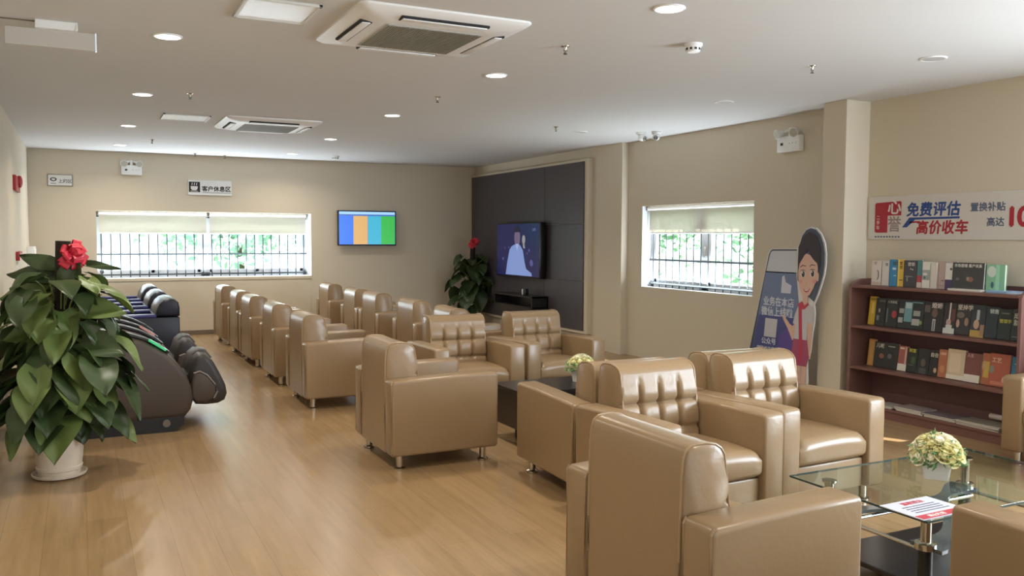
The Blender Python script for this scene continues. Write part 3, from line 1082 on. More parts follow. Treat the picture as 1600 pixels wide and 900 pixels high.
def pole_plant(label, loc, seed, pot_r, pot_h, pole_h, nleaf, spread, leafL, light_share, extra=(), bowpos=None):
    rnd = random.Random(seed)
    t = thing('potted_plant', label, 'potted plant', loc, 0, 'tall pole plants in white pots')
    b = MB().lathe([(pot_r * 0.74, 0.012), (pot_r * 0.80, 0.05), (pot_r * 0.84, 0.055), (pot_r * 0.86, 0.075), (pot_r * 0.83, 0.08), (pot_r * 0.95, pot_h * 0.7),
                    (pot_r, pot_h - 0.03), (pot_r * 1.05, pot_h - 0.025), (pot_r * 1.05, pot_h), (pot_r * 0.96, pot_h), (pot_r * 0.93, pot_h - 0.03)], n=40)
    b.build('pot', M_CERAMIC, t)
    MB().lathe([(pot_r * 0.80, 0.0), (pot_r * 0.98, 0.012), (pot_r * 1.02, 0.03), (pot_r * 0.99, 0.032), (pot_r * 0.93, 0.014)], n=40).build('saucer', M_CERAMIC, t)
    MB().cyl((0, 0, pot_h - 0.06), (0, 0, pot_h - 0.025), pot_r * 0.92, n=28).build('soil', M_POLE, t)
    MB().cyl((0.02, 0, pot_h - 0.04), (0.055, 0, pole_h), 0.048, 0.046, 18).build('pole', M_POLE, t)
    V = {0: ([], []), 1: ([], [])}
    st = MB()
    for k in range(nleaf):
        f = k / (nleaf - 1)
        z = pot_h - 0.10 + (pole_h - pot_h - 0.19) * f ** 0.95
        a = k * 2.39996 + rnd.gauss(0, 0.3)
        R = spread * (0.45 + 0.55 * sin(pi * (0.28 + 0.50 * f))) * (0.55 + 0.6 * rnd.random())
        out = Vector((cos(a), sin(a), 0))
        root = Vector((0.03 + 0.05 * cos(a), 0.05 * sin(a), z - 0.12 + 0.10 * rnd.random()))
        if root.z < pot_h - 0.03:
            root.z = pot_h - 0.03
        tip = out * max(0.07, R - leafL * 0.55) + Vector((0.03, 0, z + 0.05 + 0.05 * rnd.random()))
        mid = (root + tip) / 2 + Vector((0, 0, 0.05))
        st.tube([root, mid, tip], 0.005, 5, 0.0035)
        L = leafL * (0.75 + 0.45 * rnd.random()) * (1.05 if f < 0.6 else 0.85)
        dr = out * (0.9 + 0.2 * rnd.random()) + Vector((rnd.gauss(0, 0.25), rnd.gauss(0, 0.25), -1.05 + 0.70 * rnd.random() + 1.2 * max(0, f - 0.75)))
        kk = 1 if rnd.random() < light_share * (0.4 + f) else 0
        leaf_geo(V[kk][0], V[kk][1], tip, dr, Vector((0, 0, 1)), L, L * (0.78 + 0.16 * rnd.random()), 0.18 + 0.2 * rnd.random(), 0.22 + 0.2 * rnd.random(), rnd)
    for (root, tip, dr, L, wd, dp, kk) in extra:
        root, tip = Vector(root), Vector(tip)
        st.tube([root, (root + tip) / 2 + Vector((0, 0, 0.03)), tip], 0.005, 5, 0.0035)
        leaf_geo(V[kk][0], V[kk][1], tip, Vector(dr), Vector((-0.25, -0.8, 0.6)), L, wd, dp * 0.6, 0.2, rnd)
    for kk in (0, 1):
        for v in V[kk][0]:
            v.x = min(max(v.x, X0 + 0.012 - loc[0]), 6.50 - loc[0])
            v.y = min(v.y, Y1 - 0.04 - loc[1])
    st.build('stems', M_STEM, t)
    b = MB()
    b.faces(*V[0])
    b.build('foliage', M_LEAF, t, angle=80)
    b = MB()
    b.faces(*V[1])
    l = b.build('young_foliage', M_LEAF2, t, angle=80)
    l['label'] = 'lighter green young leaves'
    if bowpos:
        bow(t, *bowpos)
    return t


# camera looks along (0.45, 0.89); image right is (0.89,-0.45)
rx = Vector((0.9, -0.44, 0))
ex = [
    ((0.05, 0, 1.36), Vector((0.05, 0, 1.40)) - rx * 0.05, -rx + Vector((0, 0, 0.30)), 0.25, 0.12, 0.05, 0),
    ((0.05, 0, 1.28), Vector((0.05, 0, 1.33)) - rx * 0.04, -rx + Vector((0, 0, 0.06)), 0.34, 0.14, 0.10, 0),
    ((0.06, 0, 1.22), Vector((0.06, 0, 1.25)) + rx * 0.05 + Vector((-.03, -.05, 0)), rx * 0.3 + Vector((0, 0, 1.0)), 0.24, 0.17, 0.1, 0),
    ((0.06, 0, 1.30), Vector((0.06, 0, 1.41)) + rx * 0.14, rx + Vector((0, 0, -0.05)), 0.22, 0.06, 0.22, 0),
    ((0.03, 0, 1.15), Vector((0.03, -0.04, 1.22)) - rx * 0.10, -rx + Vector((0, -0.1, -0.10)), 0.29, 0.17, 0.1, 1),
    ((0.03, 0, 0.98), Vector((0.03, -0.08, 0.98)) - rx * 0.12, -rx + Vector((0, -0.2, -0.12)), 0.28, 0.18, 0.12, 1),
    ((0.03, 0, 0.9), Vector((0.03, -0.10, 0.92)) + rx * 0.14, rx + Vector((0, -0.2, -0.30)), 0.30, 0.19, 0.15, 0),
    ((0.03, 0, 1.05), Vector((0.03, -0.06, 1.12)) + rx * 0.13, rx + Vector((0, -0.1, -0.02)), 0.30, 0.17, 0.18, 1),
    ((0.0, 0, 0.62), Vector((0.0, -0.16, 0.72)), Vector((0.05, -0.35, -1.0)), 0.30, 0.24, 0.02, 0),
    ((0.05, 0, 0.35), Vector((0.12, -0.12, 0.44)), Vector((0.12, -0.12, -1.0)), 0.22, 0.17, 0.02, 0),
    ((-0.05, 0, 0.35), Vector((-0.10, -0.12, 0.46)), Vector((-0.2, -0.15, -0.9)), 0.22, 0.17, 0.05, 0),
    ((-0.05, 0, 0.38), Vector((-0.02, -0.16, 0.46)), Vector((0.0, -0.2, -0.9)), 0.20, 0.16, 0.05, 0),
    ((0.0, 0, 0.45), Vector((0.15, -0.12, 0.52)), rx + Vector((0, -0.2, -0.9)), 0.28, 0.18, 0.05, 0),
]
pole_plant('tall leafy pole plant with a red bow beside the massage chairs', (-0.155, 6.44, 0), 11, 0.165, 0.40, 1.565, 135, 0.42, 0.245, 0.40, ex,
           ((0.105, -0.06, 1.475), 0.10, 3, (0.35, -1, 0.05)))
pole_plant('dark leafy pole plant with a red bow beside the television wall', (6.22, 14.15, 0), 23, 0.17, 0.46, 1.50, 46, 0.37, 0.30, 0.0, (),
           ((0.05, -0.05, 1.50), 0.11, 4, (-0.3, -1, 0.1)))

# ================================================================ television wall
struct(MB().box(6.545, 6.632, 10.70, 14.85, 0.20, 2.745, 0.003, 1).build('trim_3', M_WALL))
t = thing('decorative_panelling', 'dark grey-brown panelled board covering the wall behind the television', 'wall panelling', (6.54, 12.7, 0.245))
PY = [(10.785 - 12.7, 11.955 - 12.7), (11.960 - 12.7, 14.78 - 12.7)]
for (z0, z1) in ((0.0, 0.722), (0.727, 1.558), (1.563, 2.46)):
    MB().box(-0.014, 0.006, PY[0][0], PY[0][1], z0, z1, 0.002, 1).build('panel', M_PANEL, t)
MB().box(-0.014, 0.006, PY[1][0], PY[1][1], 0, 2.46, 0.002, 1).build('panel', M_PANEL, t)


def poly_x(name, pts, x, dx, material, parent):
    """flat coloured shape on a board that faces -X: pts are (u, z) with u running to the viewer's right (= -Y)"""
    return MB().prism([(-u, z) for u, z in pts], x - dx, x, 'x').build(name, material, parent, smooth=False)


def ell(cx, cz, rx_, rz_, n=24, a0=0, a1=2 * pi):
    return [(cx + rx_ * cos(a0 + (a1 - a0) * k / n), cz + rz_ * sin(a0 + (a1 - a0) * k / n)) for k in range(n if abs(a1 - a0 - 2 * pi) < 1e-6 else n + 1)]


tv = thing('television', 'large television on the dark panelled wall showing a person in a white shirt', 'television', (6.523, 12.62, 1.40))
MB().box(-0.045, 0.002, -0.30, 0.30, -0.2, 0.2, 0.01).build('wall_bracket', M_BLACK, tv)
MB().box(-0.135, -0.04, -0.78, 0.78, -0.445, 0.445, 0.008, 2).build('casing', M_BLACK, tv)
scr = MB().box(-0.138, -0.134, -0.755, 0.755, -0.42, 0.425).build('screen', glow('screen_navy', (26, 28, 78), 0.75), tv)
scr['label'] = 'lit navy screen picture'
gs = glow('screen_shirt', (128, 150, 205), 0.8)
poly_x('screen_shirt', [(-0.42, -0.41), (-0.36, -0.20), (-0.28, 0.0), (-0.20, 0.06), (-0.05, 0.10), (0.10, 0.08), (0.20, 0.0), (0.27, -0.20), (0.32, -0.30), (0.50, -0.36), (0.52, -0.41)], -0.1380, 0.001, gs, scr)
poly_x('screen_face', ell(0.0, 0.20, 0.105, 0.145), -0.1388, 0.001, glow('screen_skin', (112, 96, 124), 0.75), scr)
poly_x('screen_hair', ell(-0.01, 0.29, 0.115, 0.10, 16, 0, pi), -0.1396, 0.001, glow('screen_hair', (24, 22, 46), 0.7), scr)
poly_x('screen_collar', [(-0.06, 0.10), (0.06, 0.10), (0.0, -0.02)], -0.1396, 0.0006, glow('screen_collar', (160, 176, 224), 0.8), scr)
poly_x('screen_trophy', ell(0.23, 0.17, 0.055, 0.075, 14), -0.1388, 0.001, glow('screen_trophy', (150, 148, 150), 0.8), scr)
poly_x('screen_trophy_stem', [(0.20, 0.10), (0.26, 0.10), (0.28, 0.03), (0.22, 0.03)], -0.1388, 0.001, glow('screen_trophy', (150, 148, 150), 0.8), scr)
for (u, z, r) in ((-0.45, 0.03, 0.02), (-0.52, -0.15, 0.03), (0.42, 0.0, 0.03), (0.50, -0.2, 0.06), (0.36, -0.05, 0.02), (-0.3, 0.04, 0.02)):
    poly_x('screen_light', ell(u, z, r, r * 0.9, 10), -0.1388, 0.001, glow('screen_dot', (84, 88, 150), 0.7), scr)
lettering('screen_caption', 'LIVE', glow('screen_text', (120, 124, 176), 0.7), scr, (-0.1384, -0.53, 0.31), (0, -1, 0), (0, 0, 1), 0.06, 0.01)

t = thing('wall_shelf_unit', 'dark wall-hung media shelf below the television', 'shelf', (6.526, 12.5, 0.36))
b = MB().box(-0.285, 0.0, -0.68, 0.68, 0.30, 0.325, 0.002, 1).box(-0.285, 0.0, -0.68, 0.68, 0.14, 0.16, 0.002, 1)
b.box(-0.285, 0.0, -0.68, -0.655, 0.0, 0.325).box(-0.285, 0.0, 0.655, 0.68, 0.0, 0.325).box(-0.02, 0.0, -0.68, 0.68, 0.0, 0.325)
b.box(-0.285, 0.0, -0.68, 0.68, 0.0, 0.02)
b.build('body', M_BLACKWOOD, t)
MB().box(-0.283, -0.268, -0.654, 0.654, 0.021, 0.139, 0.002, 1).build('drawer_front', M_BLACKWOOD, t)
t = thing('set_top_box', 'small black and white device on the media shelf', 'device', (6.36, 12.28, 0.685))
MB().box(-0.03, 0.03, -0.06, 0.06, 0, 0.10, 0.006).build('body', M_BLACK, t)
MB().box(-0.033, -0.028, 0.02, 0.055, 0.01, 0.095).build('label_plate', M_WHITE, t)

# television on the back wall
tv = thing('television', 'small television on the back wall with four coloured stripes', 'television', (4.515, Y1 - 0.001, 1.755))
MB().box(-0.2, 0.2, -0.075, 0.0, -0.15, 0.15, 0.01).build('wall_bracket', M_BLACK, tv)
MB().box(-0.527, 0.527, -0.115, -0.07, -0.305, 0.305, 0.006, 2).build('casing', M_BLACK, tv)
scr = MB().box(-0.507, 0.507, -0.118, -0.114, -0.285, 0.288).build('screen', glow('screen_strip', (70, 110, 190), 0.9), tv)
for x0, x1, c in ((-0.503, -0.262, (50, 118, 255)), (-0.252, 0.002, (218, 170, 100)), (0.006, 0.250, (58, 174, 206)), (0.250, 0.503, (52, 178, 72))):
    MB().box(x0, x1, -0.1195, -0.1175, -0.282, 0.212).build('screen_stripe', glow('stripe_%d_%d_%d' % c, c, 0.95), scr, smooth=False)
MB().box(-0.503, 0.503, -0.1195, -0.1175, 0.240, 0.284).build('screen_bar', glow('screen_bar', (160, 205, 245), 1.0), scr, smooth=False)


# ================================================================ signs on the back wall
t = thing('hanging_sign', 'white rest area sign with a black cup symbol on the back wall', 'sign', (1.908, Y1 - 0.001, 2.385))
MB().box(-0.335, 0.335, -0.05, 0.0, -0.117, 0.117, 0.004, 1).build('board', M_WHITE_MATT, t)
MB().box(-0.325, -0.155, -0.0515, -0.0495, -0.075, 0.09).build('symbol_square', M_INK, t)
cup = [(-0.30, 0.02), (-0.19, 0.02), (-0.195, -0.025), (-0.215, -0.045), (-0.275, -0.045), (-0.295, -0.025)]
MB().prism(cup, -0.0528, -0.0512, 'y').build('cup_symbol', M_WHITE_MATT, t, smooth=False)
b = MB()
for k in range(3):
    b.prism([(-0.285 + k * 0.035, 0.035), (-0.275 + k * 0.035, 0.035), (-0.268 + k * 0.035, 0.075), (-0.278 + k * 0.035, 0.075)], -0.0528, -0.0512, 'y')
b.box(-0.305, -0.185, -0.0528, -0.0512, -0.064, -0.056)
b.build('steam_symbol', M_WHITE_MATT, t, smooth=False)
lettering('sign_text', '客户休息区', M_INK, t, (-0.128, -0.0500, -0.050), (1, 0, 0), (0, 0, 1), 0.090, 0.0, fat=0.003)
MB().box(-0.12, 0.325, -0.0512, -0.0498, -0.082, -0.076).build('underline', M_INK, t)
MB().box(-0.335, 0.335, -0.0508, -0.0498, -0.117, -0.098).build('lower_strip', M_WHITE, t)

t = thing('wall_sign', 'small white framed internet area sign near the left corner of the back wall', 'sign', (-0.25, Y1 - 0.001, 2.437))
MB().box(-0.168, 0.168, -0.018, 0.0, -0.088, 0.088, 0.006, 2).build('frame', mat('sign_frame_brown', (104, 88, 70), 0.5), t)
MB().box(-0.160, 0.160, -0.020, -0.017, -0.080, 0.080).build('board', M_WHITE_MATT, t)
b = MB().prism(ell(-0.09, 0.012, 0.045, 0.028, 20), -0.0212, -0.0198, 'y')
b.box(-0.125, -0.055, -0.0212, -0.0198, -0.052, -0.046)
b.build('globe_symbol', M_INK, t, smooth=False)
MB().prism(ell(-0.09, 0.012, 0.028, 0.014, 16), -0.0218, -0.0208, 'y').build('globe_highlight', M_WHITE_MATT, t, smooth=False)
lettering('sign_text', '上网区', M_INK, t, (-0.025, -0.0205, -0.035), (1, 0, 0), (0, 0, 1), 0.062, 0.012)


def emergency_light(label, loc, rz, s=1.0):
    """wall box with two swivel lamp heads; local wall plane y=0, room towards -Y"""
    t = thing('emergency_light', label, 'emergency light', loc, rz, 'twin emergency lights')
    MB().box(-0.155 * s, 0.155 * s, -0.07, 0.0, -0.08 * s, 0.075 * s, 0.010, 2).build('battery_box', M_WHITE, t)
    b = MB().box(-0.10 * s, -0.065 * s, -0.0715, -0.0695, -0.015 * s, 0.012 * s)
    b.build('indicator', M_INK, t)
    b = MB()
    for k in range(3):
        b.cyl(((0.02 + 0.045 * k) * s, -0.0695, 0), ((0.02 + 0.045 * k) * s, -0.0715, 0), 0.006, n=10)
    b.build('button', M_GREYGRILLE, t)
    MB().cyl((0, -0.035, 0.07 * s), (0, -0.035, 0.16 * s), 0.022, 0.018, 12).build('neck', M_WHITE, t)
    for sd in (-1, 1):
        p0 = Vector((sd * 0.02, -0.035, 0.14 * s))
        p1 = Vector((sd * 0.10 * s, -0.04, 0.115 * s))
        p2 = Vector((sd * 0.115 * s, -0.115, 0.095 * s))
        h = MB().cyl(p0, p1, 0.014, n=10).cyl(p1, p2, 0.028, 0.052, 18).build('lamp_head', M_WHITE, t)
        d = (p2 - p1).normalized()
        MB().cyl(p2 - d * 0.002, p2 + d * 0.003, 0.045, n=18).build('lens', mat('lamp_lens', (188, 184, 170), 0.15), h)
    return t


emergency_light('white twin-lamp emergency light above the window side of the right wall', (6.734, 6.90, 2.60), pi * 1.5, 1.05)
emergency_light('white twin-lamp emergency light high on the back wall near the left sign', (0.745, Y1 - 0.001, 2.628), 0, 0.95)

# fire devices and switch panel on the left wall
t = thing('fire_alarm_sounder', 'red fire alarm sounder high on the left wall', 'fire alarm', (X0 - 0.001, 11.95, 2.215))
MB().box(0, 0.035, -0.40, 0.36, -0.09, 0.085, 0.006).build('back_box', M_RED, t)
MB().lathe([(0.075, 0), (0.07, 0.03), (0.045, 0.045), (0.0, 0.05)], n=24).build('horn', M_RED, t).matrix_local = Matrix.Translation((0.03, 0.08, 0.03)) @ Matrix.Rotation(pi / 2, 4, 'Y')
t = thing('fire_call_point', 'small red fire call point lower on the left wall', 'fire alarm', (X0 - 0.001, 11.98, 1.355))
MB().box(0, 0.045, -0.28, 0.26, -0.052, 0.052, 0.006).build('box', M_RED, t)
MB().box(0.044, 0.048, -0.10, 0.10, -0.03, 0.03, 0.002, 1).build('press_plate', mat('pale_press_plate', (190, 120, 110), 0.4), t)
t = thing('wall_cabinet', 'narrow white upright cabinet on the left wall by the far corner', 'cabinet', (X0 - 0.001, 14.45, 0))
MB().box(0, 0.09, -0.36, 0.30, 0.0, 1.44, 0.006).build('body', M_WHITE, t)
MB().box(0.088, 0.098, -0.34, 0.28, 0.04, 1.41, 0.004, 1).build('door', M_WHITE_MATT, t)
MB().box(0.096, 0.112, -0.31, -0.28, 1.05, 1.13, 0.003, 1).build('handle', M_BLACK, t)

# ================================================================ ceiling fittings
M_LAMP = glow('lamp_diffuser', (255, 246, 232), 6.0)


def downlight(label, x, y, lit):
    t = thing('downlight', label, 'ceiling light', (x, y, H), 0, 'round ceiling downlights')
    b = MB().lathe([(0.078, 0.0), (0.092, 0.0), (0.092, -0.004), (0.088, -0.008), (0.080, -0.009), (0.076, -0.004)], n=32)
    b.build('trim_ring', M_WHITE, t)
    MB().cyl((0, 0, -0.007), (0, 0, -0.002), 0.079, n=28).build('diffuser', M_LAMP if lit else mat('unlit_diffuser', (196, 196, 194), 0.4), t)
    if lit:
        d = bpy.data.lights.new('downlight_lamp', 'AREA')
        d.shape = 'DISK'
        d.size = 0.13
        d.energy = 17
        d.spread = radians(150)
        d.color = (1.0, 0.90, 0.76)
        l = bpy.data.objects.new('downlight_lamp', d)
        COL.objects.link(l)
        l.parent = t
        l.location = (0, 0, -0.013)
    return t


left_l = ['lit round downlight nearest the camera in the left row', 'second lit round downlight of the left row, beside a sprinkler',
          'third lit round downlight of the left row, left of the small ceiling panel', 'lit round downlight at the far end of the left row']
for y, lb in zip((6.12, 8.70, 11.23, 13.65), left_l):
    downlight(lb, 0.54, y, True)
mid_l = ['lit round downlight nearest the camera in the middle row, right of the large air conditioner', 'second lit round downlight of the middle row, beyond the large air conditioner',
         'third lit round downlight of the middle row', 'fourth lit round downlight of the middle row, right of the small air conditioner', 'lit round downlight at the far end of the middle row']
for y, lb in zip((4.06, 6.34, 8.92, 11.455, 13.765), mid_l):
    downlight(lb, 3.01, y, True)
for y, lb in zip((4.29, 6.55, 9.20), ('unlit round downlight at the right near the bookshelf wall', 'unlit round downlight above the right wall window', 'unlit round downlight near the ceiling cameras')):
    downlight(lb, 5.51, y, False)
# two more of the rows, past the left and lower edge of the view, still light the room
downlight('lit round downlight over the camera end of the left row', 0.54, 3.55, True)
downlight('lit round downlight over the camera end of the middle row', 3.01, 1.55, True)


def air_con(label, x, y, s):
    t = thing('ceiling_air_conditioner', label, 'air conditioner', (x, y, H), 0, 'ceiling cassette air conditioners')
    tb = bmesh.new()
    h0, h1, h2 = 0.525 * s, 0.50 * s, 0.33 * s

    def ring(h, z):
        c = 0.05 * s
        pts = []
        for sx, sy, o in ((1, 1, 0), (-1, 1, 1), (-1, -1, 2), (1, -1, 3)):
            for k in range(4):
                a = pi / 2 * (o + k / 3)
                pts.append((sx * (h - c) + c * cos(a), sy * (h - c) + c * sin(a), z))
        return [tb.verts.new(p) for p in pts]
    R = [ring(h0, 0), ring(h0, -0.012), ring(h1, -0.030), ring(h2 + 0.02, -0.058), ring(h2, -0.056)]
    for a, c in zip(R, R[1:]):
        n = len(a)
        for k in range(n):
            tb.faces.new((a[k], a[(k + 1) % n], c[(k + 1) % n], c[k]))
    tb.faces.new(R[-1])
    bmesh.ops.recalc_face_normals(tb, faces=tb.faces)
    m = MB()
    m._add(tb)
    m.build('panel', M_WHITE, t)
    # intake grille: frame of fine bars
    g = 0.30 * s
    gr = MB().box(-g, g, -g, g, -0.062, -0.055, 0.003, 1).build('intake_grille', M_GREYGRILLE, t)
    b = MB()
    n = 34
    for k in range(n + 1):
        c = -g + 0.015 + (2 * g - 0.03) * k / n
        b.box(c - 0.0022, c + 0.0022, -g + 0.015, g - 0.015, -0.066, -0.060)
    b.build('grille_bars', mat('grille_dark', (140, 142, 136), 0.6), gr)
    # four outlets with louvres, along each side
    for k in range(4):
        A = Matrix.Rotation(k * pi / 2, 4, 'Z')
        sl = MB().box(0.375 * s, 0.455 * s, -0.27 * s, 0.27 * s, -0.052, -0.036, 0.002, 1, M=A).build('air_outlet', M_GAP, t)
        MB().box(0.392 * s, 0.442 * s, -0.26 * s, 0.26 * s, -0.058, -0.048, 0.003, 2, M=A @ Matrix.Translation((0, 0, 0))).build('louvre', M_WHITE, t)
    return t


air_con('large white cassette air conditioner near the top of the view', 1.945, 5.225, 1.02)
air_con('white cassette air conditioner farther down the room beside the small ceiling panel', 1.96, 10.28, 1.0)


def ceiling_panel(label, x0, x1, y0, y1):
    t = thing('ceiling_access_panel', label, 'ceiling panel', ((x0 + x1) / 2, (y0 + y1) / 2, H), 0, 'white ceiling access panels')
    w, d = (x1 - x0) / 2, (y1 - y0) / 2
    b = MB()
    for a in ((-w, w, -d, -d + 0.022), (-w, w, d - 0.022, d), (-w, -w + 0.022, -d, d), (w - 0.022, w, -d, d)):
        b.box(a[0], a[1], a[2], a[3], -0.016, 0.0, 0.003, 1)
    b.build('frame', mat('panel_frame_white', (214, 212, 206), 0.4), t)
    MB().box(-w + 0.022, w - 0.022, -d + 0.022, d - 0.022, -0.010, -0.004).build('panel', mat('panel_sheen_white', (250, 252, 255), 0.25), t)  # lighter than the ceiling: glossy reflection put into the panel colour


ceiling_panel('square white ceiling access panel left of the large air conditioner', 0.83, 1.25, 4.90, 5.36)
ceiling_panel('square white ceiling access panel left of the farther air conditioner', 0.82, 1.30, 9.90, 10.38)


def sprinkler(label, x, y):
    t = thing('sprinkler_head', label, 'sprinkler', (x, y, H), 0, 'ceiling sprinkler heads')
    MB().lathe([(0.030, 0.0), (0.029, -0.003), (0.014, -0.006), (0.009, -0.02), (0.008, -0.026)], n=18).build('escutcheon', M_CHROME, t)
    b = MB()
    for s in (-1, 1):
        b.tube([(s * 0.006, 0, -0.022), (s * 0.013, 0, -0.032), (s * 0.007, 0, -0.046), (0, 0, -0.052)], 0.0026, 6)
    b.cyl((0, 0, -0.024), (0, 0, -0.048), 0.003, n=8)
    b.build('frame_arms', mat('sprinkler_steel', (120, 118, 112), 0.35, metal=0.8), t)
    MB().cyl((0, 0, -0.051), (0, 0, -0.054), 0.014, n=14).build('deflector', mat('sprinkler_steel', (120, 118, 112)), t)


for x, y, lb in ((0.93, 8.47, 'ceiling sprinkler beside the second left downlight'), (0.90, 12.71, 'ceiling sprinkler near the far left downlights'),
                 (2.98, 5.18, 'ceiling sprinkler right of the large air conditioner'), (2.99, 7.56, 'ceiling sprinkler between the second and third middle downlights'),
                 (5.02, 8.93, 'ceiling sprinkler left of the ceiling cameras'), (4.96, 4.90, 'ceiling sprinkler nearest the bookshelf wall'),
                 (1.65, 14.50, 'ceiling sprinkler above the rest area sign, left of a pair'), (2.11, 14.60, 'ceiling sprinkler above the rest area sign, right of a pair')):
    sprinkler(lb, x, y)


def smoke_detector(label, x, y):
    t = thing('smoke_detector', label, 'smoke detector', (x, y, H), 0, 'smoke detectors')
    MB().lathe([(0.062, 0.0), (0.062, -0.016), (0.056, -0.022)], n=26).build('base', M_WHITE, t)
    MB().lathe([(0.050, -0.020), (0.050, -0.042), (0.040, -0.056), (0.0, -0.060)], n=26).build('sensor_head', M_WHITE, t)
    b = MB()
    for k in range(10):
        A = Matrix.Rotation(2 * pi * k / 10, 4, 'Z')
        b.box(0.044, 0.0515, -0.008, 0.008, -0.044, -0.030, M=A)
    b.build('vent_slots', M_INK, t)


smoke_detector('white smoke detector near the front of the ceiling at the right', 3.70, 4.72)
smoke_detector('white smoke detector far down the ceiling near the back wall', 3.71, 13.83)


def dome_camera(label, x, y, aim):
    t = thing('security_camera', label, 'security camera', (x, y, H), aim, 'ceiling security cameras')
    MB().lathe([(0.060, 0.0), (0.062, -0.014), (0.050, -0.030), (0.038, -0.034)], n=26).build('base', M_WHITE, t)
    MB().sphere((0.012, 0, -0.062), 0.046, u=22, v=14).build('eyeball', M_WHITE, t)
    b = MB().cyl((0.045, 0, -0.075), (0.060, 0, -0.082), 0.030, n=20)
    b.build('lens_face', mat('camera_face_grey', (150, 150, 148), 0.4), t)
    b = MB()
    for s in (-1, 1):
        b.cyl((0.058, s * 0.012, -0.0815), (0.064, s * 0.012, -0.0835), 0.008, n=12)
    b.build('lens', M_BLACK, t)


dome_camera('white eyeball ceiling camera turned sideways, left one of the pair', 6.20, 8.90, radians(-60))
dome_camera('white eyeball ceiling camera showing two dark lenses, right one of the pair', 6.33, 8.76, radians(225))

# hanging exit-sign box at the upper left
t = thing('ceiling_exit_sign', 'pale box sign with a clear plate under the ceiling at the upper left', 'exit sign', (-0.10, 6.05, H))
MB().box(-0.115, 0.115, -0.05, 0.05, -0.052, 0.0, 0.004, 1).build('mount_box', M_WHITE, t)
pl = MB().box(-0.275, 0.215, -0.012, 0.012, -0.155, -0.05, 0.002, 1).build('sign_plate', mat('sign_plate_white', (196, 190, 180), 0.35), t)
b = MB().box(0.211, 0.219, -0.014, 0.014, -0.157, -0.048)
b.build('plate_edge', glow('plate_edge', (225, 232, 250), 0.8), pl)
MB().prism([(0.10, -0.055), (0.117, -0.05), (0.117, -0.02), (0.112, -0.012)], -0.055, -0.048, 'y').build('mount_end', M_WHITE_MATT, t)
MB().tube([(-0.58, 0.0, -0.006), (-0.11, 0.0, -0.006)], 0.004, 6).build('cable', M_BASEB, t)

# ================================================================ right wall banner
t = thing('wall_banner', 'long white printed banner on the wall above the bookshelf', 'banner', (6.716, 5.863, 1.80))
MB().box(-0.012, 0.0, -2.25, 0.0, -0.20, 0.20, 0.002, 1).build('board', mat('banner_white', (214, 208, 200), 0.6), t)
bx = -0.0122
M_BRED = mat('banner_red', (172, 40, 54), 0.5)
M_BBLUE = mat('banner_blue', (44, 76, 140), 0.5)
M_BGREY = mat('banner_slate', (92, 104, 128), 0.5)
RR = [(0.075, -0.13), (0.075, 0.13), (0.085, 0.143), (0.355, 0.150), (0.363, 0.14), (0.363, 0.06), (0.30, 0.0), (0.30, -0.13), (0.215, -0.137), (0.085, -0.137)]
poly_x('logo_block', [(0.072, -0.125), (0.072, 0.128), (0.085, 0.140), (0.350, 0.150), (0.362, 0.140), (0.362, 0.02), (0.215, 0.02), (0.215, -0.137), (0.085, -0.137)], bx, 0.001, M_BRED, t)
RD, UP = (0, -1, 0), (0, 0, 1)
lettering('logo_character', '心', mat('banner_lettering_white', (222, 214, 208), 0.5), t, (bx - 0.001, -0.212, 0.045), RD, UP, 0.150, 0.02)
lettering('logo_character', '誉', mat('banner_logo_grey', (150, 132, 130), 0.5), t, (bx, -0.215, -0.115), RD, UP, 0.150, 0.015)
for k, ch in enumerate('二手车'):
    lettering('logo_small_text', ch, mat('banner_lettering_white', (222, 214, 208), 0.5), t, (bx - 0.001, -0.088, -0.012 - 0.047 * k), RD, UP, 0.042, 0.01)
b = MB()
for k in range(9):
    b.box(bx - 0.0006, bx, -0.075 - 0.032 * k - 0.02, -0.075 - 0.032 * k, -0.182, -0.168)
b.build('fine_print', M_BGREY, t)
sl = Vector((0, -1, 0.0))
for k, ch in enumerate('免费评估'):
    lettering('blue_headline', ch, M_BBLUE, t, (bx, -0.415 - 0.135 * k, 0.020), RD, (0, -0.10, 1), 0.132, 0.0, fat=0.0045)
for k, ch in enumerate('高价收车'):
    lettering('red_headline', ch, M_BRED, t, (bx, -0.520 - 0.128 * k, -0.138), RD, (0, -0.10, 1), 0.126, 0.0, fat=0.0045)
poly_x('blue_swoosh', [(0.375, -0.09), (0.425, -0.09), (0.51, -0.022), (0.95, -0.018), (0.95, 0.0), (0.49, -0.002), (0.45, -0.002)], bx, 0.0008, M_BBLUE, t)
poly_x('red_swoosh', [(0.455, -0.038), (0.56, -0.034), (0.56, -0.048), (0.455, -0.052)], bx, 0.0008, M_BRED, t)
lettering('grey_text', '置换补贴', M_BGREY, t, (bx, -1.045, 0.045), RD, UP, 0.078, 0.0, fat=0.0022)
lettering('grey_text', '高达', M_BGREY, t, (bx, -1.195, -0.080), RD, UP, 0.078, 0.0, fat=0.0022)
lettering('red_figures', '10', M_BRED, t, (bx, -1.362, -0.085), RD, UP, 0.215, 0.0, xscale=0.9, fat=0.010)

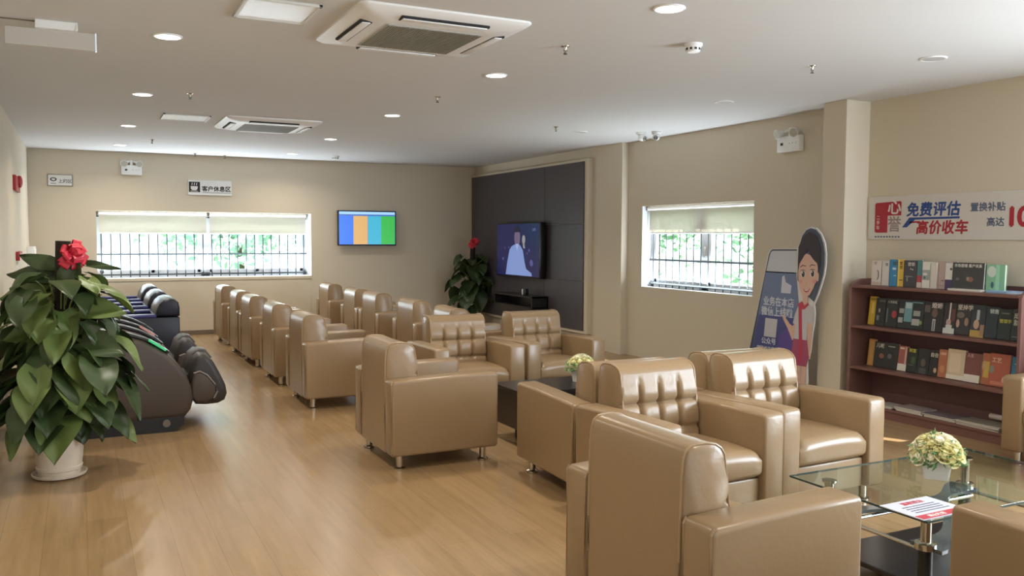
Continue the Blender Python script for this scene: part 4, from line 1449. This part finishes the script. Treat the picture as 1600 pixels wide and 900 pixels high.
# ================================================================ bookshelf
SY0, SY1 = 4.13, 5.785
t = thing('bookshelf', 'reddish brown open bookshelf with three shelves against the right wall', 'bookshelf', (6.55, (SY0 + SY1) / 2, 0))
hw = (SY1 - SY0) / 2
side = [(-0.17, 0.0), (0.155, 0.0), (0.155, 1.235), (-0.02, 1.235), (-0.07, 1.225), (-0.12, 1.205), (-0.155, 1.18), (-0.17, 1.15)]
for s in (-1, 1):
    y0, y1 = (hw - 0.03, hw) if s > 0 else (-hw, -hw + 0.03)
    MB().prism(side, y0, y1, 'y', 0.003, 1).build('side_panel', M_SHELF, t)
for z in (1.155, 0.785, 0.405, 0.07):
    MB().box(-0.165, 0.14, -hw + 0.03, hw - 0.03, z, z + 0.024, 0.002, 1).build('shelf_board', M_SHELF, t)
MB().box(0.14, 0.155, -hw + 0.03, hw - 0.03, 0.0, 1.23).build('back_panel', M_SHELFIN, t)
MB().box(-0.155, -0.14, -hw + 0.03, hw - 0.03, 0.0, 0.071).build('kick_board', M_SHELF, t)

BC = {}


def bmat(c):
    k = 'cover_%02x%02x%02x' % c
    return mat(k, tuple(min(255, int(v * 1.06 + 5)) for v in c), 0.42)


def book(label, y_far, y_near, z, h, x, col, group, thick=0.025, lean=0.06, title=None, tcol=(220, 215, 205), tsize=0.05, tz=0.8, pics=(), tx=0.06, spine=None, vertical=False):
    """a book standing face out; y_far is the viewer's left edge. local: x towards the room is -X"""
    w = y_far - y_near
    t = thing('book', label, 'book', (x, (y_far + y_near) / 2, z), 0, group)
    t.rotation_euler = (0, lean, 0)
    t.location.z += 0.0015 + thick / 2 * sin(lean)
    cm = bmat(col)
    b = MB().box(-thick / 2, -thick / 2 + 0.003, -w / 2, w / 2, 0, h).box(thick / 2 - 0.003, thick / 2, -w / 2, w / 2, 0, h)
    b.box(-thick / 2, thick / 2, w / 2 - 0.003, w / 2, 0, h)
    b.build('cover', cm, t, smooth=False)
    MB().box(-thick / 2 + 0.003, thick / 2 - 0.003, -w / 2 + 0.004, w / 2 - 0.003, 0.003, h - 0.003).build('pages', M_PAGE, t, smooth=False)
    fx = -thick / 2
    if title:
        if vertical:
            for k, ch in enumerate(title):
                lettering('title', ch, bmat(tcol), t, (fx, w / 2 - tx * w, h * tz - k * tsize * 1.05), RD, UP, tsize, 0.015)
        else:
            lettering('title', title, bmat(tcol), t, (fx, w / 2 - tx * w, h * tz), RD, UP, tsize, 0.015)
    for i, (kind, u, v, ru, rv, pc) in enumerate(pics):
        if kind == 'e':
            pts = ell((u - 0.5) * w, v * h, ru * w, rv * h, 16)
        else:
            pts = [((u - ru - 0.5) * w, (v - rv) * h), ((u + ru - 0.5) * w, (v - rv) * h), ((u + ru - 0.5) * w, (v + rv) * h), ((u - ru - 0.5) * w, (v + rv) * h)]
        poly_x('cover_picture', pts, fx - 0.0004 * i, 0.0006, bmat(pc), t)
    if spine:
        poly_x('spine_band', [(-w / 2, 0), (-w / 2 + spine[0] * w, 0), (-w / 2 + spine[0] * w, h), (-w / 2, h)], fx, 0.0006, bmat(spine[1]), t)
    return t


G1, G2, G3 = 'books standing on top of the bookshelf', 'books on the upper shelf', 'books on the lower shelf'
Z1, Z2, Z3 = 1.180, 0.810, 0.430
SK = (176, 140, 118)
# --- on top (left to right)
book('white book with a black bracket mark, left end of the bookshelf top', 5.645, 5.540, Z1, 0.225, 6.52, (206, 196, 188), G1, title='学', tcol=(120, 112, 104), tsize=0.03, tz=0.84, tx=0.25,
     pics=(('e', 0.62, 0.42, 0.16, 0.20, (70, 62, 60)), ('e', 0.54, 0.42, 0.15, 0.19, (206, 196, 188)), ('r', 0.5, 0.08, 0.5, 0.05, (190, 172, 162))), lean=0.03)
book('narrow white book between the bracket book and the blue one', 5.536, 5.458, Z1, 0.225, 6.525, (200, 196, 190), G1, title='理', tcol=(110, 110, 108), tsize=0.032, tz=0.80, tx=0.45, lean=0.03)
book('blue book on the bookshelf top', 5.454, 5.372, Z1, 0.238, 6.525, (58, 126, 168), G1, pics=(('r', 0.62, 0.66, 0.22, 0.04, (190, 210, 214)), ('r', 0.7, 0.86, 0.28, 0.07, (60, 90, 110)), ('r', 0.75, 0.4, 0.16, 0.02, (150, 190, 205))), lean=0.03)
book('yellow book on the bookshelf top', 5.368, 5.304, Z1, 0.243, 6.525, (206, 170, 70), G1, title='管理', tcol=(90, 70, 30), tsize=0.034, tz=0.80, tx=0.3, vertical=True,
     pics=(('r', 0.2, 0.5, 0.08, 0.48, (220, 204, 104)), ('r', 0.6, 0.24, 0.3, 0.015, (80, 64, 30))), lean=0.03)
book('dark grey book with two columns of characters on the bookshelf top', 5.300, 5.170, Z1, 0.236, 6.522, (66, 66, 70), G1, title='营销', tcol=(200, 190, 184), tsize=0.036, tz=0.80, tx=0.3,
     pics=(('r', 0.42, 0.40, 0.3, 0.02, (120, 122, 124)), ('r', 0.3, 0.31, 0.06, 0.1, (120, 122, 124)), ('e', 0.55, 0.68, 0.05, 0.03, (190, 180, 170)), ('e', 0.7, 0.66, 0.06, 0.03, (190, 180, 170))), lean=0.03)
book('teal and red striped book on the bookshelf top', 5.166, 5.118, Z1, 0.240, 6.525, (74, 122, 124), G1, pics=(('r', 0.5, 0.32, 0.5, 0.12, (168, 66, 72)), ('r', 0.5, 0.1, 0.5, 0.1, (196, 178, 168))), lean=0.03)
book('white book with a grey landscape picture on the bookshelf top', 5.114, 5.038, Z1, 0.228, 6.523, (208, 204, 196), G1, pics=(('r', 0.5, 0.50, 0.5, 0.19, (146, 152, 148)), ('e', 0.4, 0.53, 0.3, 0.05, (200, 204, 202)), ('e', 0.35, 0.40, 0.12, 0.05, (76, 84, 80))), lean=0.03)
book('plain cream book on the bookshelf top', 5.034, 4.978, Z1, 0.224, 6.525, (204, 196, 184), G1, pics=(('r', 0.12, 0.5, 0.1, 0.48, (192, 184, 172)),), lean=0.03)
book('dusty pink book on the bookshelf top', 4.974, 4.800, Z1, 0.236, 6.545, (180, 160, 152), G1, pics=(('r', 0.25, 0.30, 0.08, 0.02, (130, 108, 104)), ('r', 0.25, 0.12, 0.25, 0.01, (150, 128, 124))), lean=0.03)
book('white and purple book in front of the pink one', 4.886, 4.815, Z1, 0.222, 6.515, (206, 204, 198), G1, thick=0.02, pics=(('r', 0.5, 0.19, 0.5, 0.19, (74, 64, 96)), ('r', 0.75, 0.78, 0.15, 0.04, (90, 80, 80))), lean=0.03)
bk = book('wide dark book with white heading and a thick edge of pages', 4.812, 4.530, Z1 + 0.018, 0.212, 6.505, (62, 62, 62), G1, title='市场营销 客户关系', tcol=(206, 204, 196), tsize=0.030, tz=0.83, tx=0.05,
          pics=(('e', 0.58, 0.36, 0.10, 0.10, (132, 92, 82)), ('e', 0.5, 0.38, 0.04, 0.08, (150, 134, 120)), ('r', 0.18, 0.36, 0.05, 0.05, (96, 96, 100))), lean=0.06)
tag(MB().box(6.455, 6.60, 4.528, 4.822, Z1 - 0.001, Z1 + 0.0175, 0.002, 1).build('book', M_PAGE), 'white magazine lying flat under the wide dark book', 'book', G1)
book('pale green book with a white tree at the right of the bookshelf top', 4.524, 4.365, Z1, 0.222, 6.525, (128, 178, 146), G1, pics=(('e', 0.30, 0.74, 0.24, 0.20, (196, 206, 196)), ('e', 0.36, 0.26, 0.08, 0.12, (60, 92, 98)), ('r', 0.62, 0.5, 0.1, 0.5, (146, 198, 168))), lean=0.03)
t = tag(MB().box(6.45, 6.60, 4.255, 4.475, Z1 - 0.001, Z1 + 0.020, 0.003, 1).build('document_folder', mat('pale_blue_sheet', (150, 178, 214), 0.35)), 'pale blue folder lying in front of the green book', 'folder', 'flat folders on the bookshelf top')
t = tag(MB().box(6.43, 6.57, 4.170, 4.292, Z1 - 0.001, Z1 + 0.014, 0.003, 1).build('document_folder', mat('paler_blue_sheet', (176, 196, 214), 0.35)), 'pale blue folder at the right end of the bookshelf top', 'folder', 'flat folders on the bookshelf top')

# --- upper shelf
book('slim yellow book leaning at the left end of the upper shelf', 5.695, 5.615, Z2, 0.262, 6.545, (198, 166, 62), G2, pics=(('r', 0.5, 0.9, 0.4, 0.04, (150, 120, 40)), ('r', 0.55, 0.6, 0.2, 0.2, (214, 190, 100))), lean=0.12)
book('black book with a pale figure, second from the left on the upper shelf', 5.608, 5.500, Z2, 0.252, 6.53, (44, 46, 46), G2, pics=(('e', 0.4, 0.55, 0.1, 0.08, (150, 146, 140)), ('r', 0.3, 0.28, 0.12, 0.09, (120, 120, 116)), ('r', 0.62, 0.9, 0.3, 0.04, (90, 90, 88))), lean=0.12)
book('black book with a red emblem on the upper shelf', 5.496, 5.366, Z2, 0.256, 6.53, (38, 42, 42), G2, title='人与自然', tcol=(190, 188, 180), tsize=0.026, tz=0.84, tx=0.08, pics=(('e', 0.72, 0.45, 0.2, 0.13, (160, 60, 66)), ('r', 0.15, 0.4, 0.05, 0.25, (104, 108, 104))), lean=0.12)
book('black book covered with small photographs around a teal cover', 5.362, 5.100, Z2, 0.256, 6.53, (40, 44, 46), G2, pics=(('r', 0.40, 0.58, 0.15, 0.34, (104, 148, 156)), ('r', 0.40, 0.80, 0.12, 0.1, (170, 194, 198)), ('r', 0.14, 0.6, 0.09, 0.08, (150, 152, 148)), ('r', 0.12, 0.28, 0.09, 0.09, (156, 156, 150)), ('r', 0.74, 0.55, 0.13, 0.09, (150, 152, 150)), ('r', 0.72, 0.25, 0.15, 0.11, (158, 158, 152)), ('e', 0.92, 0.25, 0.05, 0.07, (120, 140, 80)), ('r', 0.75, 0.92, 0.2, 0.02, (110, 150, 150))), lean=0.12)
book('dark book with a man in a suit on the upper shelf', 5.096, 4.910, Z2, 0.256, 6.53, (42, 42, 44), G2, title='婚姻', tcol=(206, 200, 192), tsize=0.052, tz=0.80, tx=0.36, pics=(('e', 0.55, 0.62, 0.15, 0.15, (104, 84, 76)), ('r', 0.55, 0.22, 0.08, 0.2, (170, 166, 164)), ('r', 0.55, 0.2, 0.03, 0.17, (96, 92, 96)), ('r', 0.15, 0.75, 0.15, 0.12, (96, 88, 84))), lean=0.12)
book('dark book with a white pointed figure on the upper shelf', 4.906, 4.792, Z2, 0.258, 6.53, (48, 44, 46), G2, pics=(('r', 0.5, 0.08, 0.46, 0.09, (196, 196, 192)), ('e', 0.45, 0.36, 0.2, 0.12, (176, 150, 140)), ('r', 0.5, 0.72, 0.06, 0.28, (206, 204, 200)), ('r', 0.8, 0.6, 0.14, 0.2, (104, 60, 60)), ('r', 0.5, 0.22, 0.25, 0.06, (196, 196, 192))), lean=0.12)
book('dark book headed by a large white title with two faces', 4.788, 4.660, Z2, 0.262, 6.53, (54, 52, 54), G2, title='坚持学', tcol=(206, 202, 190), tsize=0.047, tz=0.80, tx=0.04, pics=(('e', 0.3, 0.62, 0.28, 0.1, (110, 98, 92)), ('e', 0.15, 0.35, 0.12, 0.13, (180, 146, 130)), ('e', 0.75, 0.42, 0.14, 0.13, (150, 120, 106))), lean=0.12)
book('dark blue book with a person in yellow on the upper shelf', 4.656, 4.530, Z2, 0.258, 6.53, (52, 58, 66), G2, pics=(('r', 0.5, 0.07, 0.48, 0.12, (176, 146, 78)), ('e', 0.42, 0.38, 0.2, 0.15, (178, 150, 128)), ('r', 0.5, 0.68, 0.1, 0.16, (170, 176, 180)), ('r', 0.85, 0.2, 0.14, 0.18, (150, 120, 92))), lean=0.12)
book('plain dark teal book with a white heading on the upper shelf', 4.526, 4.424, Z2, 0.250, 6.53, (44, 56, 62), G2, title='销售', tcol=(190, 200, 200), tsize=0.040, tz=0.80, tx=0.28, lean=0.12)
book('dark green book with yellow lettering on the upper shelf', 4.420, 4.310, Z2, 0.240, 6.53, (44, 54, 54), G2, title='管理学', tcol=(186, 178, 74), tsize=0.034, tz=0.55, tx=0.1, pics=(('r', 0.5, 0.86, 0.3, 0.02, (110, 112, 100)),), lean=0.12)
book('dark book with white brush lettering at the right end of the upper shelf', 4.306, 4.175, Z2, 0.245, 6.53, (48, 56, 58), G2, title='成就', tcol=(196, 196, 190), tsize=0.052, tz=0.72, tx=0.1, vertical=True, pics=(('r', 0.5, 0.12, 0.4, 0.012, (130, 132, 128)), ('e', 0.75, 0.4, 0.12, 0.1, (104, 118, 112))), lean=0.12)

# --- lower shelf
book('slim tan book leaning at the left end of the lower shelf', 5.690, 5.615, Z3, 0.245, 6.545, (166, 124, 66), G3, pics=(('r', 0.5, 0.5, 0.3, 0.45, (178, 138, 82)),), lean=0.12)
book('black book with two round pictures, left part of the lower shelf', 5.608, 5.350, Z3, 0.232, 6.53, (44, 44, 44), G3, title='儿呢', tcol=(196, 192, 182), tsize=0.044, tz=0.78, tx=0.06, pics=(('e', 0.32, 0.45, 0.10, 0.10, (128, 84, 66)), ('e', 0.66, 0.48, 0.09, 0.10, (96, 92, 100)), ('r', 0.72, 0.86, 0.14, 0.02, (150, 150, 140))), lean=0.12)
book('red and white book on the lower shelf', 5.346, 5.255, Z3, 0.222, 6.53, (148, 84, 78), G3, pics=(('r', 0.5, 0.14, 0.5, 0.14, (204, 200, 188)), ('r', 0.85, 0.6, 0.1, 0.36, (190, 160, 140)), ('r', 0.4, 0.9, 0.25, 0.04, (200, 180, 160))), lean=0.12)
book('black book with yellow characters on the lower shelf', 5.250, 5.150, Z3, 0.212, 6.53, (40, 46, 40), G3, title='财富', tcol=(190, 182, 60), tsize=0.036, tz=0.84, tx=0.12, pics=(('r', 0.6, 0.5, 0.2, 0.14, (62, 84, 56)), ('r', 0.4, 0.3, 0.3, 0.015, (96, 98, 92))), lean=0.12)
book('black book with a dim portrait on the lower shelf', 5.146, 5.030, Z3, 0.220, 6.53, (40, 42, 42), G3, pics=(('e', 0.5, 0.45, 0.2, 0.16, (92, 84, 78)), ('r', 0.5, 0.12, 0.3, 0.12, (70, 70, 72))), lean=0.12)
book('black book with a white heading beside the orange one', 5.026, 4.945, Z3, 0.222, 6.53, (42, 40, 42), G3, title='自在', tcol=(204, 200, 190), tsize=0.040, tz=0.74, tx=0.05, pics=(('e', 0.75, 0.22, 0.2, 0.1, (180, 150, 120)),), lean=0.12)
book('orange brown book on the lower shelf', 4.941, 4.858, Z3, 0.236, 6.53, (166, 104, 76), G3, pics=(('r', 0.5, 0.85, 0.35, 0.05, (196, 150, 120)), ('e', 0.5, 0.3, 0.3, 0.14, (186, 130, 90))), lean=0.12)
book('cream book in the middle of the lower shelf', 4.854, 4.692, Z3, 0.252, 6.525, (198, 180, 150), G3, pics=(('r', 0.45, 0.55, 0.32, 0.32, (208, 190, 164)), ('r', 0.5, 0.08, 0.5, 0.07, (216, 210, 196))), lean=0.12)
book('maroon book with a white lower band on the lower shelf', 4.688, 4.548, Z3, 0.240, 6.52, (120, 74, 70), G3, title='人生', tcol=(190, 170, 156), tsize=0.030, tz=0.86, tx=0.1, pics=(('r', 0.5, 0.13, 0.5, 0.13, (214, 206, 194)),), lean=0.12)
book('orange and yellow patterned book on the lower shelf', 4.544, 4.476, Z3, 0.252, 6.53, (170, 104, 76), G3, pics=(('r', 0.6, 0.48, 0.35, 0.26, (190, 160, 74)), ('e', 0.3, 0.6, 0.3, 0.16, (186, 150, 110))), lean=0.12)
book('large red-orange book on the lower shelf', 4.472, 4.300, Z3, 0.262, 6.52, (168, 92, 74), G3, title='工艺', tcol=(206, 190, 160), tsize=0.042, tz=0.74, tx=0.08, pics=(('e', 0.12, 0.5, 0.12, 0.12, (128, 134, 120)), ('e', 0.8, 0.2, 0.16, 0.14, (196, 160, 130)), ('r', 0.5, 0.1, 0.4, 0.05, (190, 120, 96))), lean=0.12)
book('blue book at the right end of the lower shelf', 4.296, 4.190, Z3, 0.252, 6.53, (64, 120, 156), G3, title='飞', tcol=(200, 210, 210), tsize=0.06, tz=0.6, tx=0.2, lean=0.12)


# --- magazines on the bottom board
def magazines(label, y0, y1, n, seed, h=0.011):
    """each magazine a thing of its own, stacked"""
    rnd = random.Random(seed)
    z = 0.0945
    for k in range(n):
        th = h * (0.8 + 0.5 * rnd.random())
        o = thing('magazine', label[k], 'magazine', (6.495 + rnd.uniform(-0.01, 0.01), (y0 + y1) / 2 + rnd.uniform(-0.012, 0.012), z), rnd.uniform(-0.04, 0.04), 'magazines on the bottom board of the bookshelf')
        w = (y1 - y0) / 2
        MB().box(-0.10, 0.10, -w, w, 0.001, th - 0.001, 0.002, 1).build('pages', M_PAGE, o)
        MB().box(-0.101, 0.101, -w - 0.001, w + 0.001, th - 0.001, th, 0.0, 1).build('cover', bmat([(150, 140, 136), (112, 100, 104), (178, 172, 164), (130, 124, 110)][(seed + k) % 4]), o)
        z += th


magazines(('bottom magazine of the stack half hidden behind the armchair', 'top magazine of the stack half hidden behind the armchair'), 5.29, 5.48, 2, 1)
magazines(('bottom magazine of the second stack from the left, bottom board', 'middle magazine of the second stack from the left, bottom board', 'top magazine of the second stack from the left, bottom board'), 4.985, 5.262, 3, 2)
magazines(('bottom magazine of the third stack from the left, bottom board', 'middle magazine of the third stack from the left, bottom board', 'top magazine of the third stack from the left, bottom board'), 4.675, 4.965, 3, 3)
magazines(('lowest magazine of the right-hand stack on the bottom board', 'second magazine up in the right-hand stack on the bottom board', 'third magazine up in the right-hand stack on the bottom board', 'top magazine of the right-hand stack on the bottom board'), 4.28, 4.655, 4, 4)
t = tag(MB().cyl((6.60, 4.20, 0.171), (6.60, 4.50, 0.171), 0.022, n=16).build('rolled_paper', mat('rolled_sheet', (196, 182, 176), 0.6)), 'rolled sheet of paper lying on the right-hand magazine stack', 'paper')

t = tag(MB().box(6.70, 6.714, 3.62, 4.112, 0.0, 1.19, 0.004, 1).build('display_board', mat('orange_board', (226, 120, 78), 0.45)), 'orange display board standing at the right end of the bookshelf', 'display board')

# ================================================================ cartoon standee
t = thing('cardboard_standee', 'cut-out cardboard standee of a cartoon attendant beside a large phone', 'standee', (6.30, 6.45, 0))
ox = 6.45


def sy(pts):
    """(Y, z) room outline -> (u, z) with u to the viewer's right"""
    return [(ox - y, z) for y, z in pts]


head = [(6.345, 1.44), (6.335, 1.55), (6.30, 1.64), (6.245, 1.70), (6.18, 1.722), (6.11, 1.705), (6.05, 1.65), (6.005, 1.57), (5.985, 1.47), (5.985, 1.36), (6.00, 1.26), (6.03, 1.17), (6.07, 1.07), (6.12, 0.97)]
outline = [(6.76, 1.44), (6.735, 1.485), (6.70, 1.505)] + [(6.37, 1.51), (6.355, 1.52)] + head[1:] + [(6.105, 0.90), (6.11, 0.80), (6.13, 0.70), (6.15, 0.52), (6.17, 0.44), (6.19, 0.44), (6.17, 0.0), (7.11, 0.0)]
poly_x('board', sy(outline), 0.006, 0.012, mat('standee_white', (216, 214, 212), 0.5), t)
strut = MB().prism([(0.008, 0.0), (0.10, 0.0), (0.02, 0.9), (0.008, 0.9)], -0.02, 0.0, 'y').build('support_strut', mat('card_brown', (150, 128, 100), 0.8), t)
fx = -0.006
ph = [(6.745, 1.44), (6.722, 1.478), (6.695, 1.495), (6.36, 1.50), (6.36, 0.15), (7.075, 0.15)]
poly_x('phone_rim', sy(ph), fx, 0.001, mat('phone_rim', (66, 74, 84), 0.4), t)
poly_x('phone_header', sy([(6.728, 1.44), (6.71, 1.468), (6.69, 1.480), (6.36, 1.485), (6.36, 1.26), (6.778, 1.26)]), fx - 0.001, 0.0008, mat('phone_header', (196, 198, 204), 0.4), t)
poly_x('phone_screen', sy([(6.778, 1.27), (6.36, 1.27), (6.30, 0.85), (6.36, 0.15), (7.03, 0.15)]), fx - 0.001, 0.0008, mat('phone_screen', (108, 122, 156), 0.4), t)
poly_x('phone_screen_lower', sy([(6.87, 0.82), (6.36, 0.82), (6.36, 0.15), (7.03, 0.15)]), fx - 0.0018, 0.0008, mat('phone_screen_lower', (74, 80, 132), 0.4), t)
poly_x('phone_purple_sweep', sy([(6.58, 0.62), (6.36, 0.80), (6.30, 0.50), (6.38, 0.15), (6.62, 0.15)]), fx - 0.0026, 0.0008, mat('phone_purple', (96, 78, 148), 0.4), t)
M_PT = mat('phone_text', (200, 204, 216), 0.4)
poly_x('hand_symbol', sy([(6.55, 1.22), (6.52, 1.24), (6.50, 1.17), (6.42, 1.14), (6.43, 1.06), (6.56, 1.06)]), fx - 0.0018, 0.0006, M_PT, t)
lettering('phone_text', '业务在本店', M_PT, t, (fx - 0.0018, 0.33 - 0.0 + 0.03 + 0.0, 0.93), (0, -1, 0), (0, 0, 1), 0.098, 0.02, xscale=0.88)
lettering('phone_text', '微信上线啦', M_PT, t, (fx - 0.0018, 0.385, 0.845 - 0.02), (0, -1, 0), (0, 0, 1), 0.100, 0.02, xscale=0.88)
poly_x('code_card', sy([(6.77, 0.79), (6.60, 0.79), (6.62, 0.60), (6.79, 0.60)]), fx - 0.0034, 0.0006, mat('code_card', (190, 190, 196), 0.5), t)
lettering('phone_text', '公众号', M_PT, t, (fx - 0.0034, 0.375, 0.53), (0, -1, 0), (0, 0, 1), 0.070, 0.02)
lettering('phone_text', '扫码关注我们', M_PT, t, (fx - 0.0034, 0.44, 0.455), (0, -1, 0), (0, 0, 1), 0.052, 0.02)
# the attendant
M_HAIR = mat('standee_hair', (54, 44, 52), 0.5)
M_SKIN = mat('standee_skin', (214, 176, 158), 0.5)
M_SHIRT = mat('standee_shirt', (196, 192, 196), 0.5)
M_SKIRT = mat('standee_skirt', (164, 78, 108), 0.5)
M_SCARF = mat('standee_scarf', (186, 66, 84), 0.5)
hair = [(6.338, 1.40), (6.325, 1.53), (6.29, 1.63), (6.24, 1.685), (6.18, 1.705), (6.115, 1.69), (6.06, 1.64), (6.02, 1.56), (6.0, 1.46), (6.0, 1.36), (6.015, 1.26), (6.045, 1.17), (6.085, 1.07), (6.12, 1.00), (6.22, 1.06), (6.34, 1.20)]
poly_x('hair_back', sy(hair), fx - 0.0042, 0.0008, mat('standee_hair_back', (74, 84, 100), 0.5), t)
poly_x('arm', sy([(6.39, 0.74), (6.43, 0.76), (6.50, 0.83), (6.53, 0.845), (6.52, 0.80), (6.46, 0.72), (6.39, 0.60), (6.34, 0.62), (6.30, 0.78), (6.33, 0.80)]), fx - 0.0050, 0.0008, M_SKIN, t)
poly_x('arm', sy([(6.13, 0.80), (6.20, 0.80), (6.185, 0.60), (6.165, 0.46), (6.145, 0.45), (6.135, 0.60)]), fx - 0.0050, 0.0008, M_SKIN, t)
poly_x('leg', sy([(6.335, 0.42), (6.27, 0.42), (6.27, 0.03), (6.32, 0.03)]), fx - 0.0042, 0.0008, M_SKIN, t)
poly_x('leg', sy([(6.262, 0.42), (6.20, 0.42), (6.21, 0.03), (6.258, 0.03)]), fx - 0.0042, 0.0008, M_SKIN, t)
poly_x('skirt', sy([(6.37, 0.64), (6.20, 0.64), (6.165, 0.45), (6.20, 0.36), (6.36, 0.36), (6.40, 0.45)]), fx - 0.0058, 0.0008, M_SKIRT, t)
poly_x('blouse', sy([(6.36, 0.86), (6.31, 0.96), (6.26, 0.985), (6.20, 0.985), (6.14, 0.95), (6.115, 0.80), (6.15, 0.78), (6.19, 0.80), (6.20, 0.62), (6.37, 0.62), (6.35, 0.76), (6.385, 0.77)]), fx - 0.0066, 0.0008, M_SHIRT, t)
poly_x('scarf_tail', sy([(6.315, 0.95), (6.27, 0.95), (6.255, 0.62), (6.26, 0.40), (6.29, 0.40), (6.30, 0.62)]), fx - 0.0074, 0.0008, M_SCARF, t)
poly_x('neck', sy([(6.265, 1.06), (6.195, 1.06), (6.20, 0.975), (6.225, 0.955), (6.255, 0.975)]), fx - 0.0074, 0.0008, M_SKIN, t)
poly_x('scarf_knot', sy([(6.325, 0.965), (6.27, 0.995), (6.235, 0.955), (6.19, 0.99), (6.18, 0.965), (6.23, 0.92), (6.30, 0.91)]), fx - 0.0082, 0.0008, M_SCARF, t)
face = [(6.327, 1.30), (6.322, 1.20), (6.30, 1.11), (6.265, 1.055), (6.225, 1.035), (6.175, 1.06), (6.125, 1.13), (6.085, 1.23), (6.075, 1.34), (6.12, 1.43), (6.22, 1.46), (6.31, 1.42)]
poly_x('face', sy(face), fx - 0.0090, 0.0008, M_SKIN, t)
poly_x('ear', sy(ell(6.078, 1.24, 0.018, 0.045, 12)), fx - 0.0090, 0.0006, M_SKIN, t)
poly_x('fringe', sy([(6.335, 1.36), (6.33, 1.52), (6.28, 1.62), (6.19, 1.67), (6.10, 1.63), (6.05, 1.52), (6.045, 1.34), (6.07, 1.30), (6.085, 1.37), (6.13, 1.40), (6.18, 1.45), (6.205, 1.50), (6.26, 1.43), (6.31, 1.36), (6.325, 1.29)]), fx - 0.0098, 0.0008, M_HAIR, t)
M_WEYE = mat('standee_eye_white', (224, 220, 216), 0.5)
M_BROWN = mat('standee_iris', (62, 52, 46), 0.5)
for (y, z) in ((6.262, 1.262), (6.142, 1.272)):
    poly_x('eye_white', sy(ell(y, z, 0.030, 0.036, 16)), fx - 0.0098, 0.0006, M_WEYE, t)
    poly_x('iris', sy(ell(y - 0.002, z - 0.002, 0.020, 0.031, 16)), fx - 0.0104, 0.0006, M_BROWN, t)
    poly_x('eye_glint', sy(ell(y + 0.006, z + 0.012, 0.006, 0.008, 8)), fx - 0.0110, 0.0005, M_WEYE, t)
    poly_x('eyelash', sy([(y + 0.036, z + 0.022), (y + 0.02, z + 0.040), (y - 0.015, z + 0.042), (y - 0.038, z + 0.025), (y - 0.015, z + 0.033), (y + 0.018, z + 0.032)]), fx - 0.0104, 0.0006, M_BROWN, t)
    poly_x('eyebrow', sy([(y + 0.038, z + 0.068), (y + 0.01, z + 0.088), (y - 0.035, z + 0.080), (y - 0.035, z + 0.073), (y + 0.008, z + 0.079), (y + 0.036, z + 0.060)]), fx - 0.0104, 0.0006, M_BROWN, t)
M_BLUSH = mat('standee_blush', (214, 150, 144), 0.5)
poly_x('cheek', sy(ell(6.115, 1.195, 0.026, 0.020, 14)), fx - 0.0098, 0.0005, M_BLUSH, t)
poly_x('cheek', sy(ell(6.290, 1.185, 0.022, 0.018, 14)), fx - 0.0098, 0.0005, M_BLUSH, t)
poly_x('nose', sy([(6.215, 1.185), (6.200, 1.172), (6.222, 1.170)]), fx - 0.0098, 0.0005, mat('standee_nose', (190, 140, 124), 0.5), t)
poly_x('mouth', sy([(6.255, 1.118), (6.215, 1.113), (6.168, 1.125), (6.19, 1.092), (6.22, 1.084), (6.243, 1.096)]), fx - 0.0098, 0.0006, mat('standee_lips', (176, 66, 72), 0.5), t)
poly_x('smile', sy([(6.246, 1.115), (6.215, 1.110), (6.178, 1.119), (6.20, 1.101), (6.23, 1.100)]), fx - 0.0104, 0.0005, M_WEYE, t)
